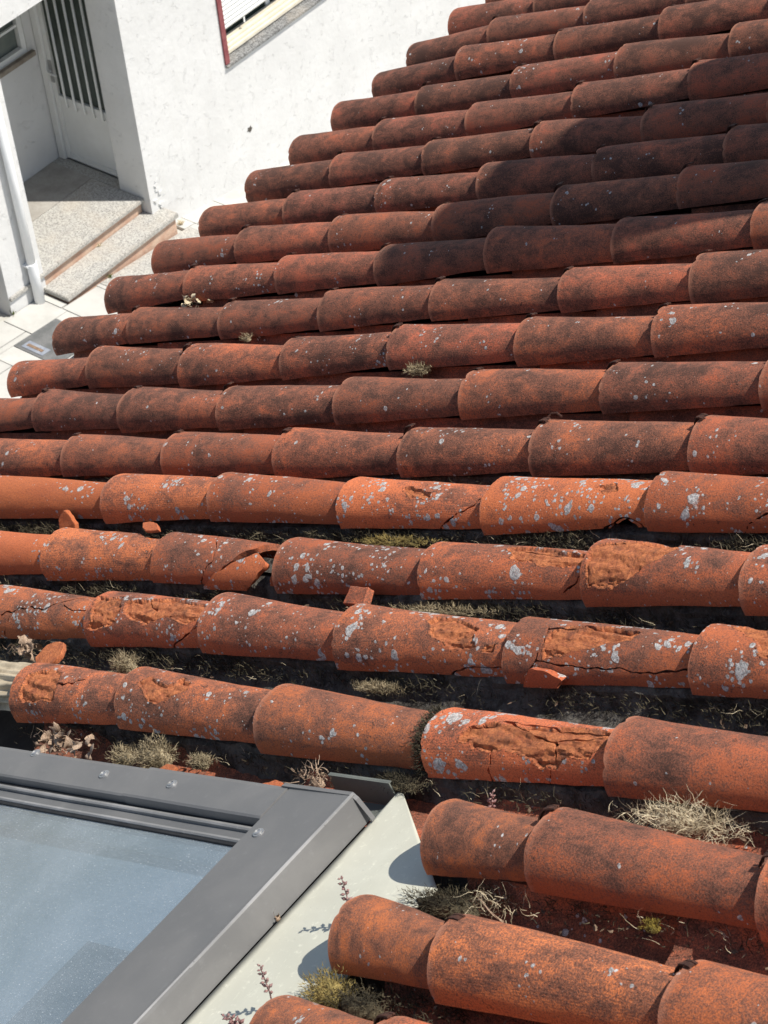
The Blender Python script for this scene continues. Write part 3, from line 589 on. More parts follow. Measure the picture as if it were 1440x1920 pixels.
def tile_mesh(name, nx, nt, seed, feat=None, keep=None):
    """half-round tapered clay tile, wide end at x = 0; outer and inner skin joined along every free edge"""
    feat = feat or {}
    P = []; SP = []; CR = []; keepq = {}
    s3 = seed * 7.31
    TS = .19                                     # arc metres per unit of t, to treat (x, t) as metres
    polyS = [[(a*EXP, t*TS) for a, t in pl] for pl in feat.get('spall', [])]
    polyC = [[(a*EXP, t*TS) for a, t in pl] for pl in feat.get('crack', [])]
    polyH = [[(a*EXP, t*TS) for a, t in pl] for pl in feat.get('hole', [])]
    polyK = [(a*EXP, t*TS) for a, t in keep] if keep else None
    def extend(pl):                              # outlines that run over the crest carry on behind it
        return [(x, y if y < .70*TS else y + .16*TS) for x, y in pl]
    polyS = [extend(p) for p in polyS]; polyH = [extend(p) for p in polyH]
    chips = [(rng.random(), rng.uniform(.012, .04), rng.uniform(.001, .006)) for _ in range(3)]
    crest_dip = rng.uniform(-.0015, .0015)
    inn = []
    for i in range(nx + 1):
        fx = i / nx
        for k in range(nt + 1):
            t = k / nt; x = LEN * fx
            if i == 0:
                x += nz(t*5, s3)*.0028 + nz(t*40, s3+5)*.0010
                for c0, cw, cd in chips:
                    if abs(t - c0) < cw: x += cd * (1 - abs(t-c0)/cw)
            ph = math.pi * t
            r = R0 + (R1 - R0) * x / EXP
            r += nz(x*5, t*2.2, s3)*.0030 + nz(x*22, t*9, s3+3)*.0007 + crest_dip*math.sin(ph)*2
            r *= 1 + .012*math.sin(3*ph + s3)
            y_ = t*TS
            sp = cr = 0.
            d = 0.
            if polyS:
                px = x + nz(x*40, y_*40, s3)*.006 + nz(x*120, y_*120, s3)*.0040; py = y_ + nz(x*40, y_*40, s3+9)*.006 + nz(x*110, y_*110, s3+4)*.0040
                for pl in polyS:
                    if not inpoly(px, py, pl):
                        ed = min(segd(px, py, pl[q], pl[q-1]) for q in range(len(pl)))
                        if ed < .005: d = min(d, -.0005*(1 - ed/.005)) if d <= 0 else d
                    if inpoly(px, py, pl):
                        ed = min(segd(px, py, pl[q], pl[q-1]) for q in range(len(pl)))
                        sp = 1.
                        lay = nz(x*16 + y_*20, y_*75, s3+2) + .35*nz(x*60, y_*120, s3)
                        st = .0022 if lay < -.25 else (.0040 if lay < .05 else (.0055 if lay < .3 else .0072))
                        d = max(d, min(1, ed/.0022) * (st + (.0010 if ed < .0045 else 0) + nz(x*90, y_*110, s3)*.0010))
            r2 = r - d
            fo = nz(x*12, s3+8)*.002 + nz(x*50, s3)*.0008 if k in (0, nt) else 0
            P.append((x, -r2*math.cos(ph), r2*math.sin(ph) + fo - (.003 if k in (0, nt) else 0)))
            SP.append(sp); CR.append(cr)
            ri = r - TH
            inn.append((x + (.001 if i == 0 else 0), -ri*math.cos(ph), ri*math.sin(ph) + fo - (.003 if k in (0, nt) else 0)))
    n1 = nt + 1; N = len(P)
    kept = set()
    for i in range(nx):
        for k in range(nt):
            cx = LEN*(i+.5)/nx; cy = (k+.5)/nt*TS
            px = cx + nz(cx*50, cy*50, s3)*.004; py = cy + nz(cx*50, cy*50, s3+9)*.004
            if any(inpoly(px, py, pl) for pl in polyH): continue
            if polyC:
                cxx = cx + nz(cx*55, cy*55, s3+1)*.005 + nz(cx*160, cy*160, s3)*.002; cyy = cy + nz(cx*55, cy*55, s3+6)*.005
                if any(min(segd(cxx, cyy, pl[q], pl[q+1]) for q in range(len(pl)-1)) < .0017 + .0005*nz(cx*50, cy*50) for pl in polyC): continue
            if polyK and not inpoly(px, py, polyK): continue
            kept.add((i, k))
    fs = []; mi = []; edges = {}
    for (i, k) in kept:
        a, b_, c, d = i*n1+k, (i+1)*n1+k, (i+1)*n1+k+1, i*n1+k+1
        fs.append((a, b_, c, d)); fs.append((N+d, N+c, N+b_, N+a))
        for e, nb in (((a, b_), (i, k-1)), ((b_, c), (i+1, k)), ((c, d), (i, k+1)), ((d, a), (i-1, k))):
            if nb not in kept: fs.append((e[1], e[0], N+e[0], N+e[1])); edges[e[0]] = 1
    used = sorted({q for f in fs for q in f}); mp = {q: n for n, q in enumerate(used)}
    if polyH or polyK or polyC:                  # round off the saw-teeth of the grid along broken edges
        nbr = {}
        for (i, k) in kept:
            a, b_, c, d = i*n1+k, (i+1)*n1+k, (i+1)*n1+k+1, i*n1+k+1
            for e, nb in (((a, b_), (i, k-1)), ((b_, c), (i+1, k)), ((c, d), (i, k+1)), ((d, a), (i-1, k))):
                if nb not in kept and 0 <= nb[0] < nx and 0 <= nb[1] < nt:
                    nbr.setdefault(e[0], []).append(e[1]); nbr.setdefault(e[1], []).append(e[0])
        for it in range(3):
            for A_ in (P, inn):
                new = {}
                for q, ns in nbr.items():
                    if len(ns) != 2: continue
                    new[q] = tuple(A_[q][z_]*.4 + .3*(A_[ns[0]][z_] + A_[ns[1]][z_]) for z_ in range(3))
                for q, p_ in new.items(): A_[q] = p_
    allv = P + inn
    if polyH or polyK:                           # broken edges: jitter
        pass
    me = bpy.data.meshes.new(name)
    me.from_pydata([allv[q] for q in used], [], [tuple(mp[q] for q in f) for f in fs])
    smooth = [len({q // N for q in f}) == 1 and not (polyS and max(SP[q % N] for q in f) > .5) for f in fs]
    me.polygons.foreach_set('use_smooth', smooth)
    at = me.attributes.new('rim', 'FLOAT', 'POINT'); at.data.foreach_set('value', [1. if q % N < n1 else 0. for q in used])
    if polyS:
        at = me.attributes.new('spall', 'FLOAT', 'POINT'); at.data.foreach_set('value', [SP[q % N] for q in used])
    # keep the rim and breaks crisp
    ev = set(edges)
    me.update()
    if hasattr(me, 'set_sharp_from_angle'): me.set_sharp_from_angle(angle=R(42))
    me.materials.append(MAT['tile'])
    return me

VARIANTS = [tile_mesh('cover_tile', 40, 30, s) for s in range(12)]
def nail_mesh():
    bb = MB()
    pr_ = [(-.013, R0 - .0125), (-.010, R0 - .006), (-.004, R0 + .002), (.004, R0 + .0035), (.010, R0 + .0025)]
    for w0, w1 in ((-.004, .002), (.003, .0055)):
        vs = []
        for x, z in pr_:
            for yy in (w0, w1):
                for dz in (0, .0022): vs.append((x, yy, z + dz))
        fs = []
        for q in range(len(pr_) - 1):
            a = q*4; b_ = a + 4
            fs += [(a, b_, b_+2, a+2), (a+1, a+3, b_+3, b_+1), (a, a+1, b_+1, b_), (a+2, b_+2, b_+3, a+3)]
        fs += [(0, 2, 3, 1), (len(vs)-4, len(vs)-3, len(vs)-1, len(vs)-2)]
        bb.add(vs, fs)
    me = bb.mesh('nail'); me.materials.append(MAT['rust_dark']); return me
NAIL = nail_mesh()

def pose(a, b_):
    """local location, rotation and length of a tile running from joint a to joint b"""
    A = Vector((a[2], a[1], a[3])); B = Vector((b_[2], b_[1], b_[3])); d = B - A
    yaw = math.atan2(d.y, d.x); pit = -math.atan2(d.z, math.hypot(d.x, d.y))
    return A, (0, pit, yaw), d.length
SPECIAL = {
 (14, 2): 'newer smooth bright orange tile', (15, 2): 'newer smooth bright orange tile',
 (15, 3): 'tile with a broken crest', (15, 4): 'cracked tile with a piece broken away',
 (14, 6): 'lichen covered tile with a broken corner', (15, 7): 'tile with its crest flaked to raw orange clay',
 (16, 7): 'cracked and spalled tile', (17, 7): 'badly spalled tile with dark cracks',
 (16, 4): 'tile with flaked orange crest', (16, 3): 'tile split by a wavy crack', (17, 4): 'tile with a crumbled end',
}
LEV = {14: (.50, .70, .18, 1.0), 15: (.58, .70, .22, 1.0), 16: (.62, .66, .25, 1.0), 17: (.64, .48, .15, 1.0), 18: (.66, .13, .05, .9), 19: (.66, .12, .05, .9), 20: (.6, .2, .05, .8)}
TILES = {}
for i, js in ROWS.items():
    for q in range(len(js) - 1):
        j = js[q][0]
        loc, rot, e = pose(js[q], js[q+1])
        key = (i, j)
        if key in FEATURES and FEATURES[key]:
            me = tile_mesh('cover_tile', 190, 84, 40 + i*9 + j, FEATURES[key])
        else: me = VARIANTS[rng.randrange(12)]
        o = link('cover_tile', me, roof)
        o.location = loc; o.rotation_euler = (R(rng.uniform(-3, 3)), rot[1], rot[2])
        q_ = rng.uniform(.96, 1.03); o.scale = (e / EXP, q_, q_ * rng.uniform(.975, 1.02))
        if i <= 13:
            far = min(1, max(0, (13 - i) / 9))
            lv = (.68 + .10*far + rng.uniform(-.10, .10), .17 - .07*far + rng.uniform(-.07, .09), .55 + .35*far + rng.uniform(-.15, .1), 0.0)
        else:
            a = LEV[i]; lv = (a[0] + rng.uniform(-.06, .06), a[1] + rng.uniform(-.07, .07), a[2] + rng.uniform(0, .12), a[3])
        if key in ((14, 2), (15, 2)): lv = (-.5, .36, .0, 1.0)
        if key in ((17, 8), (17, 9)): lv = (.66, .06, .35, .7)
        if key in ((14, 6),): lv = (.3, .74, .1, 1)
        if key in ((14, 5), (17, 7)): lv = (.38, .68, .15, 1)
        if key in ((14, 3), (14, 4)): lv = (.42, .6, .2, 1)
        if key in ((15, 6),): lv = (.5, .55, .3, 1)
        if key in ((17, 6),): lv = (.62, .32, .25, 1)
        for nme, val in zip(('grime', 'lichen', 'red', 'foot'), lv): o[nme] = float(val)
        if key in SPECIAL: o['label'] = SPECIAL[key]
        TILES[key] = o
        if j > js[0][0] and (i <= 13 or i >= 18) and rng.random() < (.95 if i >= 8 else .75):
            nl = link('nail', NAIL, o); nl.rotation_euler = (R(rng.uniform(-26, -4)), R(rng.uniform(-4, 4)), R(rng.uniform(-14, 14))); nl.scale = (1.25, 1.5, 1); nl.location = (rng.uniform(-.002, .002), 0, .0)

# channel tiles between the rows, hollow side up
def pan_mesh(seed):
    bb = []; nx, nt = 14, 12; V = []; I = []; s3 = seed*3.7
    for i in range(nx + 1):
        for k in range(nt + 1):
            t = R(203 + 134*k/nt); x = .45*i/nx; r = .062 + .012*x/.37 + nz(x*6, k*.3, s3)*.0015
            if i == 0: x += nz(k*.9, s3)*.003
            V.append((x, r*math.cos(t), r*math.sin(t) + .07)); I.append((x, (r+.011)*math.cos(t), (r+.011)*math.sin(t) + .07))
    n1 = nt + 1; N = len(V); fs = []
    for i in range(nx):
        for k in range(nt):
            a, b_, c, d = i*n1+k, (i+1)*n1+k, (i+1)*n1+k+1, i*n1+k+1
            fs += [(a, d, c, b_), (N+a, N+b_, N+c, N+d)]
    for k in range(nt): fs.append((k, k+1, N+k+1, N+k)); a = nx*n1+k; fs.append((a+1, a, N+a, N+a+1))
    for i in range(nx):
        a = i*n1; fs.append((a+n1, a, N+a, N+a+n1)); a = i*n1+nt; fs.append((a, a+n1, N+a+n1, N+a))
    me = bpy.data.meshes.new('pan_tile'); me.from_pydata(V + I, [], fs)
    me.polygons.foreach_set('use_smooth', [len({q // N for q in f}) == 1 for f in fs]); me.update()
    me.set_sharp_from_angle(angle=R(45)); me.materials.append(MAT['tile']); return me
PANS = [pan_mesh(s) for s in range(4)]
for i in range(-2, 20):
    if i in (14, 15, 16): continue          # mortar fills these gaps
    a, c = ROWS[i], ROWS[i+1]
    v0 = max(a[0][2], c[0][2]); v1 = min(a[-1][2], c[-1][2])
    ua = sum(q[1] for q in a)/len(a); uc = sum(q[1] for q in c)/len(c); u = (ua + uc)/2
    v = 1.58 if i == 17 else v0 + (.03 if i < 17 else .06)
    first = True
    while v < v1:
        o = link('pan_tile', PANS[rng.randrange(4)], roof)
        o.location = (v, u + rng.uniform(-.004, .004), -.052 if i not in (14, 15, 16) else -.062); o.rotation_euler = (0, R(1.6), 0)
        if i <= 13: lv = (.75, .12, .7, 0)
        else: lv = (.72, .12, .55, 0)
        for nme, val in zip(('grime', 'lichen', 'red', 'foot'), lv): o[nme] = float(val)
        v += .372
# deck under the tiles, the eaves wall and fascia of the near house
bb = MB(); bb.box(.06, 5.0, -1.45, 2.8, -.16, -.075); bb.box(.06, .93, -2.6, -1.452, -.16, -.075); bb.box(2.415, 5.0, -2.6, -1.452, -.16, -.075); bb.obj('roof_deck', MAT['wood'], roof)
bb = MB(); bb.box(.02, .055, -2.6, 2.8, -.17, -.03); bb.obj('eaves_board', MAT['plaster'], roof)
nh = tag(empty('near_house_wall', (.45, 0, -9.0)), 'white wall of the near house below the eaves', 'wall')
bb = MB(); bb.box(0, 4.4, -2.55, 2.7, -1, 8.6); bb.obj('wall', MAT['plaster'], nh)

# mortar beds under the lower rows
for i, v0, v1, dn in ((14, -.1, 3.6, .012), (15, .0, 3.6, .004), (16, .6, 3.9, .0), (17, 1.6, 3.7, .006), (13, .0, 3.5, .016)):
    us = ROWS[i]; n = int((v1 - v0)/.007); V = []; fs = []
    prof = ((.030, -.002), (.004, -.003), (-.003, -.010), (-.006, -.022), (-.014, -.036), (-.030, -.048), (-.055, -.052), (-.075, -.054)) if i in (14, 15, 16) else ((.030, -.002), (.004, -.003), (-.003, -.010), (-.006, -.022), (-.012, -.034), (-.020, -.048))
    for a in range(n + 1):
        v = v0 + (v1 - v0)*a/n
        u = us[0][1]
        for q in us:
            if q[2] <= v: u = q[1]
        u -= .050
        for k, (du, dz) in enumerate(prof):
            jz = nz(v*22, k*.8, i)*.007 + nz(v*70, k*1.7, i)*.003
            V.append((v, u + du + jz, dz - dn + (nz(v*30, k, i+4)*.004 if k > 0 else 0)))
    m_ = len(prof)
    for a in range(n):
        for k in range(m_ - 1): fs.append((a*m_+k, a*m_+k+1, (a+1)*m_+k+1, (a+1)*m_+k))
    me = bpy.data.meshes.new('mortar_bed'); me.from_pydata(V, [], fs); me.update()
    link('mortar_bed', me, roof, MAT['mortar'])

# ------------------------------------------------------------------ unseen shadow caster up the slope, shaped from the shade on upper rows
ch = tag(empty('unseen_shadow_caster', (2.35, 1.2, 1.15)), 'unseen white shadow caster standing higher up on the tiled roof', 'shadow_caster')
poly = [(.42, .80), (.69, 2.08), (.96, 3.0), (1.12, 3.23), (1.36, 3.18), (1.53, 3.15), (1.69, 2.95), (1.74, 2.56), (1.80, 2.02), (1.86, .80)]
bb = MB(); bb.prism([(y_ - 1.2, z_ - 1.15) for y_, z_ in poly], 0, -.15, .2); bb.obj('caster_body', MAT['plaster'], ch)

# ------------------------------------------------------------------ skylight
SB = (2.49, -1.40, 0.0)
skyl = tag(empty('skylight', W(*SB), (0, -AL, 0)), 'grey framed skylight window with dusty blue glass set in the tiles at lower left', 'skylight')
def sobj(bb, name, mat, parent=None, smooth=False, bevel=0):
    bb.v = [(a - SB[0], c - SB[1], d - SB[2]) for a, c, d in bb.v]
    return bb.obj(name, MAT[mat], parent or skyl, smooth, bevel)
UN = -2.55; VL = 0.95
def strip(prof, u0, u1, n):
    """closed (v, n) outline swept along u in n steps with a faint waver, so the sheet metal is not dead straight"""
    bb = MB(); m_ = len(prof)
    for k in range(n + 1):
        u = u0 + (u1 - u0)*k/n
        for q, (v, h) in enumerate(prof): bb.v.append((v + nz(u*5, q*.2)*.0012, u, h + nz(u*6, q*.3, 4)*.0010))
    bb.f = [tuple(range(m_))[::-1], tuple(range(n*m_, n*m_ + m_))]
    for k in range(n):
        for q in range(m_): bb.f.append((k*m_+q, k*m_+(q+1) % m_, (k+1)*m_+(q+1) % m_, (k+1)*m_+q))
    return bb
o = sobj(strip([(2.414, .012), (2.414, .0275), (2.4165, .0300), (2.552, .0340), (2.5565, .0345), (2.5595, .0325), (2.5605, .028), (2.566, -.0155), (2.558, -.0155), (2.552, .012)], UN, -1.361, 40), 'head_cover', 'frame')
bb = MB(); bb.v = []; 
edge = strip([(2.5545, .0338), (2.5570, .0352), (2.5595, .0338), (2.5600, .0318)], UN, -1.3612, 40); sobj(edge, 'worn_edge', 'frame_worn', o)
# end flange of the head cover
bb = MB(); prof = [(2.40, .0335), (2.50, .0345), (2.556, .0352), (2.564, .026), (2.570, .008), (2.576, -.010)]
for v, h in prof:
    bb.v += [(v, -1.366, h), (v, -1.358, h - .001), (v, -1.358, h - .004), (v, -1.366, h - .004)]
for k in range(len(prof)-1):
    for q in range(4): bb.f.append((k*4+q, k*4+(q+1) % 4, (k+1)*4+(q+1) % 4, (k+1)*4+q))
bb.f += [(0, 1, 2, 3), (20, 21, 22, 23)]
sobj(bb, 'end_flange', 'frame', o)
def ubar(v0, v1, prof, n=24):
    bb = MB(); m_ = len(prof)
    for k in range(n + 1):
        v = v0 + (v1 - v0)*k/n
        for q, (u, h) in enumerate(prof): bb.v.append((v, u + nz(v*5, q*.3)*.0008, h + nz(v*6, q*.3, 8)*.0008))
    bb.f = [tuple(range(m_))[::-1], tuple(range(n*m_, n*m_ + m_))]
    for k in range(n):
        for q in range(m_): bb.f.append((k*m_+q, k*m_+(q+1) % m_, (k+1)*m_+(q+1) % m_, (k+1)*m_+q))
    return bb
pr1 = [(-1.361, -.03), (-1.361, .022), (-1.366, .0275), (-1.374, .0295), (-1.430, .0285), (-1.4335, .026), (-1.4345, .012), (-1.43, .010)]
sobj(ubar(VL, 2.075, pr1), 'side_cover', 'frame')
pr2 = [(u + (.0015 if u > -1.4 else -.0015), h + (.0028 if h > .02 else 0)) for u, h in pr1]
sobj(ubar(2.066, 2.4135, pr2), 'side_cover', 'frame')
bb = MB(); bb.box(VL, 2.4135, -1.4415, -1.4365, -.01, .0135); sobj(bb, 'glazing_seal', 'rubber')
sobj(ubar(VL, 2.4138, [(-1.442, .002), (-1.442, .0150), (-1.4465, .0160), (-1.449, .0140), (-1.449, .002)]), 'glazing_bead', 'frame_worn')
sobj(ubar(VL, 2.4138, [(-1.4495, .002), (-1.4495, .0085), (-1.466, .0075), (-1.466, .002)]), 'drain_channel', 'frame')
sobj(ubar(VL, 2.4138, [(-1.4665, .001), (-1.4665, .0115), (-1.4705, .0120), (-1.4725, .0095), (-1.4725, .001)]), 'glazing_bead', 'frame_worn')
sobj(ubar(VL, 2.4138, [(-1.473, .001), (-1.473, .0080), (-1.478, .0075), (-1.478, .001)]), 'glazing_seal', 'rubber')
bb = MB(); bb.box(VL, 2.412, UN, -1.4785, -.002, .004); sobj(bb, 'glass_pane', 'glass')
bb = MB(); bb.box(VL, 2.397, UN, -1.4795, -.055, -.050); sobj(bb, 'inner_blind', 'blind')
bb = MB(); bb.box(2.19, 2.396, UN, -1.675, -.0495, -.043); sobj(bb, 'inner_dark_panel', 'dark_panel')  # added dark panel that makes the darker shape under the glass
bb = MB(); bb.box(2.398, 2.412, UN, -1.4785, -.20, -.004); bb.box(VL, 2.397, -1.4785, -1.466, -.20, -.004); sobj(bb, 'inner_lining', 'lining')
# flashing: head gutter with a mitred far corner, and the upstand along the far side
pl = [(2.5685, UN), (2.5685, -1.302), (2.578, -1.296), (2.600, -1.312), (2.722, -1.409), (2.80, -1.47), (3.0, -1.50), (3.0, UN)]
bb = MB()
grid = []
nu, nv = 44, 14
for a in range(nu + 1):
    u = UN + (-1.297 - UN)*a/nu
    for c in range(nv + 1):
        v0 = 2.5685; v1 = 2.775 + .012*nz(u*30, 1.)
        if u > -1.50: v1 = 2.80 + (-1.47 - u)*(-.0) if u <= -1.47 else 2.5785 + (-1.296 - u)*(.2215/.174)
        v = v0 + (v1 - v0)*c/nv
        h = -.0165 + nz(v*7, u*7)*.003*min(1, c/3)
        bb.v.append((v, u, h))
for a in range(nu):
    for c in range(nv): q = a*(nv+1)+c; bb.f.append((q, q+1, q+nv+2, q+nv+1))
nq = len(bb.v); bb.v += [(v, u, h - .0018) for v, u, h in bb.v]; bb.f += [tuple(nq + q for q in f[::-1]) for f in bb.f]
for a in range(nu): q = a*(nv+1); bb.f.append((q, q+nv+1, nq+q+nv+1, nq+q)); q += nv; bb.f.append((q+nv+1, q, nq+q, nq+q+nv+1))
o = sobj(bb, 'head_flashing', 'flashing', smooth=False)
for f in o.data.polygons: f.use_smooth = f.index < 2*nu*nv
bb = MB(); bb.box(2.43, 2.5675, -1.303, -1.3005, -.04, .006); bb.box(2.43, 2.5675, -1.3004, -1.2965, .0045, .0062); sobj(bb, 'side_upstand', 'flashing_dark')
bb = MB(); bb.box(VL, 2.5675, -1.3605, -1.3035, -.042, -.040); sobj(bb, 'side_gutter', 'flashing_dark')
def screw(v, u, h):
    bb = MB(); n = 20; rr = [(.0095, 0), (.0092, .0022), (.0066, .0024), (.0064, .0042), (.0040, .0052), (.0036, .0036), (.0, .0036)]
    for r_, z_ in rr:
        for k in range(n): a = 2*math.pi*k/n; bb.v.append((v + r_*math.cos(a), u + r_*math.sin(a), h + z_))
    for q in range(len(rr)-1):
        for k in range(n): bb.f.append((q*n+k, q*n+(k+1) % n, (q+1)*n+(k+1) % n, (q+1)*n+k))
    sobj(bb, 'screw', 'steel')
screw(1.972, -1.396, .0292); screw(2.159, -1.397, .0318); screw(2.443, -1.466, .0306); screw(1.74, -1.371, .0285)

# pleated flashing left of the lowest long row
pf = empty('pleated_flashing', W(1.35, -1.19, 0), (0, -AL, 0))
tag(pf, 'pale wrinkled pleated metal flashing tucked under the crumbled end tile at left edge', 'flashing')
bb = MB(); nx, nt = 50, 60
for a in range(nx + 1):
    x = -.55 + .75*a/nx
    for k in range(nt + 1):
        t = math.pi*(-.02 + 1.04*k/nt)
        r = .047 + .0040*math.sin(t*19 + x*14 + nz(x*7, t*1.5)*3.5) + nz(x*14, t*4)*.006
        bb.v.append((x, -r*1.12*math.cos(t), r*1.0*math.sin(t) + .0 - .02*max(0, -x-.1)))
for a in range(nx):
    for k in range(nt): q = a*(nt+1)+k; bb.f.append((q, q+nt+1, q+nt+2, q+1))
bb.obj('pleated_sheet', MAT['lead'], pf, smooth=True)

# ------------------------------------------------------------------ loose shards
def place(o, v, u, n, spin=0, tilt=(0, 0)):
    o.matrix_world = Matrix.Translation(W(v, u, n)) @ MR @ Matrix.Rotation(spin, 4, 'Z') @ Matrix.Rotation(tilt[0], 4, 'X') @ Matrix.Rotation(tilt[1], 4, 'Y')
    return o
def shard_from_tile(key, poly, off, label, lv, droop):
    o = TILES[key]
    me = tile_mesh('tile_shard', 110, 60, 77 + key[1], {}, keep=poly)
    s = link('tile_shard', me, None)
    i, j = key
    js = {q[0]: q for q in ROWS[i]}
    loc, rot, e = pose(js[j], js[j+1])
    M = MR @ Matrix.Translation(loc + Vector(off)) @ Euler((droop, rot[1], rot[2])).to_matrix().to_4x4() @ Matrix.Diagonal((e/EXP, 1, 1, 1))
    # put the origin of the loose piece on the piece itself
    c = sum((v.co for v in me.vertices), Vector()) / len(me.vertices)
    me.transform(Matrix.Translation(-c)); s.matrix_world = M @ Matrix.Translation(c)
    for nme, val in zip(('grime', 'lichen', 'red', 'foot'), lv): s[nme] = float(val)
    tag(s, label, 'tile shard', 'loose tile shards on the roof'); return s
shard_from_tile((15, 4), SHARDS[(15, 4)], (.0, -.012, .004), 'lichen spotted broken tile piece slipped down from the cracked tile', (.3, .78, .1, 1), R(3))
shard_from_tile((16, 7), SHARDS[(16, 7)], (.0, -.012, .004), 'small triangular red tile piece lying against the spalled cracked tile', (.2, .35, .2, 1), R(2))
def plate(name, outline, th, label, lv, v, u, n, spin, tilt, raw=0.):
    bb = MB(); m_ = len(outline)
    bb.v = [(x, y, th/2) for x, y in outline] + [(x, y, -th/2) for x, y in outline]
    bb.f = [tuple(range(m_)), tuple(range(m_, 2*m_))[::-1]] + [(q, (q+1) % m_, m_+(q+1) % m_, m_+q) for q in range(m_)]
    me = bb.mesh(name)
    bm = bmesh.new(); bm.from_mesh(me); bmesh.ops.bevel(bm, geom=bm.edges[:], offset=.0012, segments=1, affect='EDGES'); bmesh.ops.triangulate(bm, faces=bm.faces)
    bmesh.ops.subdivide_edges(bm, edges=[e for e in bm.edges if e.calc_length() > .012], cuts=2, use_grid_fill=True)
    for w in bm.verts: w.co += Vector((nz(*(w.co*90)), nz(*(w.co*90 + Vector((5, 0, 0)))), nz(*(w.co*90 + Vector((0, 7, 0)))))) * .0014
    bm.to_mesh(me); bm.free()
    at = me.attributes.new('spall', 'FLOAT', 'POINT'); at.data.foreach_set('value', [raw]*len(me.vertices))
    o = link(name, me, None, MAT['tile']); place(o, v, u, n, spin, tilt)
    for nme, val in zip(('grime', 'lichen', 'red', 'foot'), lv): o[nme] = float(val)
    tag(o, label, 'tile shard', 'loose tile shards on the roof'); return o
def blob(rx, ry, n=14, j=.12, half=False):
    j *= 1.8
    o = []
    for k in range(n):
        a = (math.pi if half else 2*math.pi)*k/(n - (1 if half else 0)); q = 1 + rng.uniform(-j, j); o.append((rx*q*math.cos(a), ry*q*math.sin(a)))
    return o
plate('tile_shard', blob(.028, .040, 12, .06, True), .011, 'small half round orange shard leaning below the new orange tile', (-.1, .1, .1, 1), .985, -.668, -.004, R(4), (R(62), 0))
plate('tile_shard', blob(.034, .012, 12, .1), .009, 'thin curved orange shard perched on the broken crest tile', (.25, .1, .1, 1), 1.42, -.748, .064, R(-14), (R(12), R(4)))
plate('tile_shard', [(-.028, -.018), (-.024, .016), (.026, .018), (.029, -.014)], .016, 'thick rectangular brick red shard standing between two lower rows', (.5, .05, .5, 0), 2.115, -.872, .012, R(-6), (R(32), 0))
plate('tile_shard', blob(.036, .033, 14, .08), .010, 'rounded pale orange shard propped above the crumbled end tile', (-.2, .0, .0, 1), 1.455, -1.105, .016, R(8), (R(16), R(-4)), raw=.75)
plate('tile_shard', blob(.026, .013, 10, .2), .007, 'flat orange tile chip beside the skylight frame and moss clump', (.0, .05, .1, 1), 2.05, -1.335, -.004, R(0), (R(10), 0), raw=.3)
plate('tile_shard', blob(.026, .010, 10, .2), .007, 'flat orange tile chip at the far corner of the skylight frame', (.1, .05, .1, 1), 2.33, -1.335, -.004, R(-3), (R(10), 0), raw=.2)

# ------------------------------------------------------------------ moss, straw, leaves, little plants
def strand(bb, p, d, L, w, segs, curl):
    p = Vector(p); d = Vector(d).normalized(); side = d.orthogonal().normalized()
    side = (Matrix.Rotation(rng.uniform(0, 6.28), 3, d) @ side)
    base = len(bb.v)
    for k in range(segs + 1):
        ww = w * (1 - .8*k/segs)
        bb.v.append(tuple(p - side*ww)); bb.v.append(tuple(p + side*ww))
        d = (d + Vector((rng.gauss(0, curl), rng.gauss(0, curl), rng.gauss(0, curl)))).normalized()
        p = p + d * (L/segs)
    for k in range(segs):
        a = base + 2*k; bb.f.append((a, a+1, a+3, a+2))
def core(bb, rx, ry, rz, n=10):
    """dense lumpy heart of a cushion"""
    b0 = len(bb.v); m_ = 6
    for a in range(m_ + 1):
        el = math.pi/2*a/m_
        for k in range(n):
            az = 2*math.pi*k/n; q = 1 + nz(math.cos(az)*2 + rx*70, math.sin(az)*2, el)*.3
            bb.v.append((rx*q*math.cos(el)*math.cos(az), ry*q*math.cos(el)*math.sin(az), rz*q*math.sin(el) - .004))
    for a in range(m_):
        for k in range(n): bb.f.append((b0+a*n+k, b0+a*n+(k+1) % n, b0+(a+1)*n+(k+1) % n, b0+(a+1)*n+k))
def clump(name, label, cat, v, u, n, size, cnt, mat, L=.012, w=.0007, curl=.35, segs=3, lift=.5, group=None, heart=.72):
    rx, ry, rz = size; bb = MB()
    if heart: core(bb, rx*heart, ry*heart, rz*heart)
    for _ in range(cnt):
        az = rng.uniform(0, 6.283); el = math.asin(rng.random()); q = rng.uniform(.55, 1.0) * (1 + .55*nz(math.cos(az)*2 + v*9, math.sin(az)*2, el*2))
        d = Vector((math.cos(el)*math.cos(az), math.cos(el)*math.sin(az), math.sin(el)))
        p = Vector((d.x*rx, d.y*ry, d.z*rz)) * q
        strand(bb, p, d + Vector((rng.gauss(0, .5), rng.gauss(0, .5), lift + rng.gauss(0, .4))), L*rng.uniform(.5, 1.4), w, segs, curl)
    o = bb.obj(name, MAT[mat], None); place(o, v, u, n)
    tag(o, label, cat, group); return o
MG = 'moss cushions growing between the tiles'
clump('moss_cushion', 'large dry tan moss cushion beside the skylight frame', 'moss', 1.995, -1.308, -.012, (.042, .030, .040), 900, 'moss_dry', .012, group=MG)
clump('moss_cushion', 'low dry tan moss patch left of the largest moss cushion', 'moss', 1.905, -1.312, -.014, (.040, .022, .018), 420, 'moss_dry', .010, group=MG)
clump('moss_cushion', 'dry olive moss cushion on top of the crumbled end tile row', 'moss', 1.665, -1.090, -.004, (.036, .024, .026), 520, 'moss_dry', .010, group=MG)
clump('moss_cushion', 'pale dry moss cushion in the fourth gap above the orange rows', 'moss', 1.585, -.090, .0, (.036, .014, .014), 420, 'moss_dry', .012, group=MG)
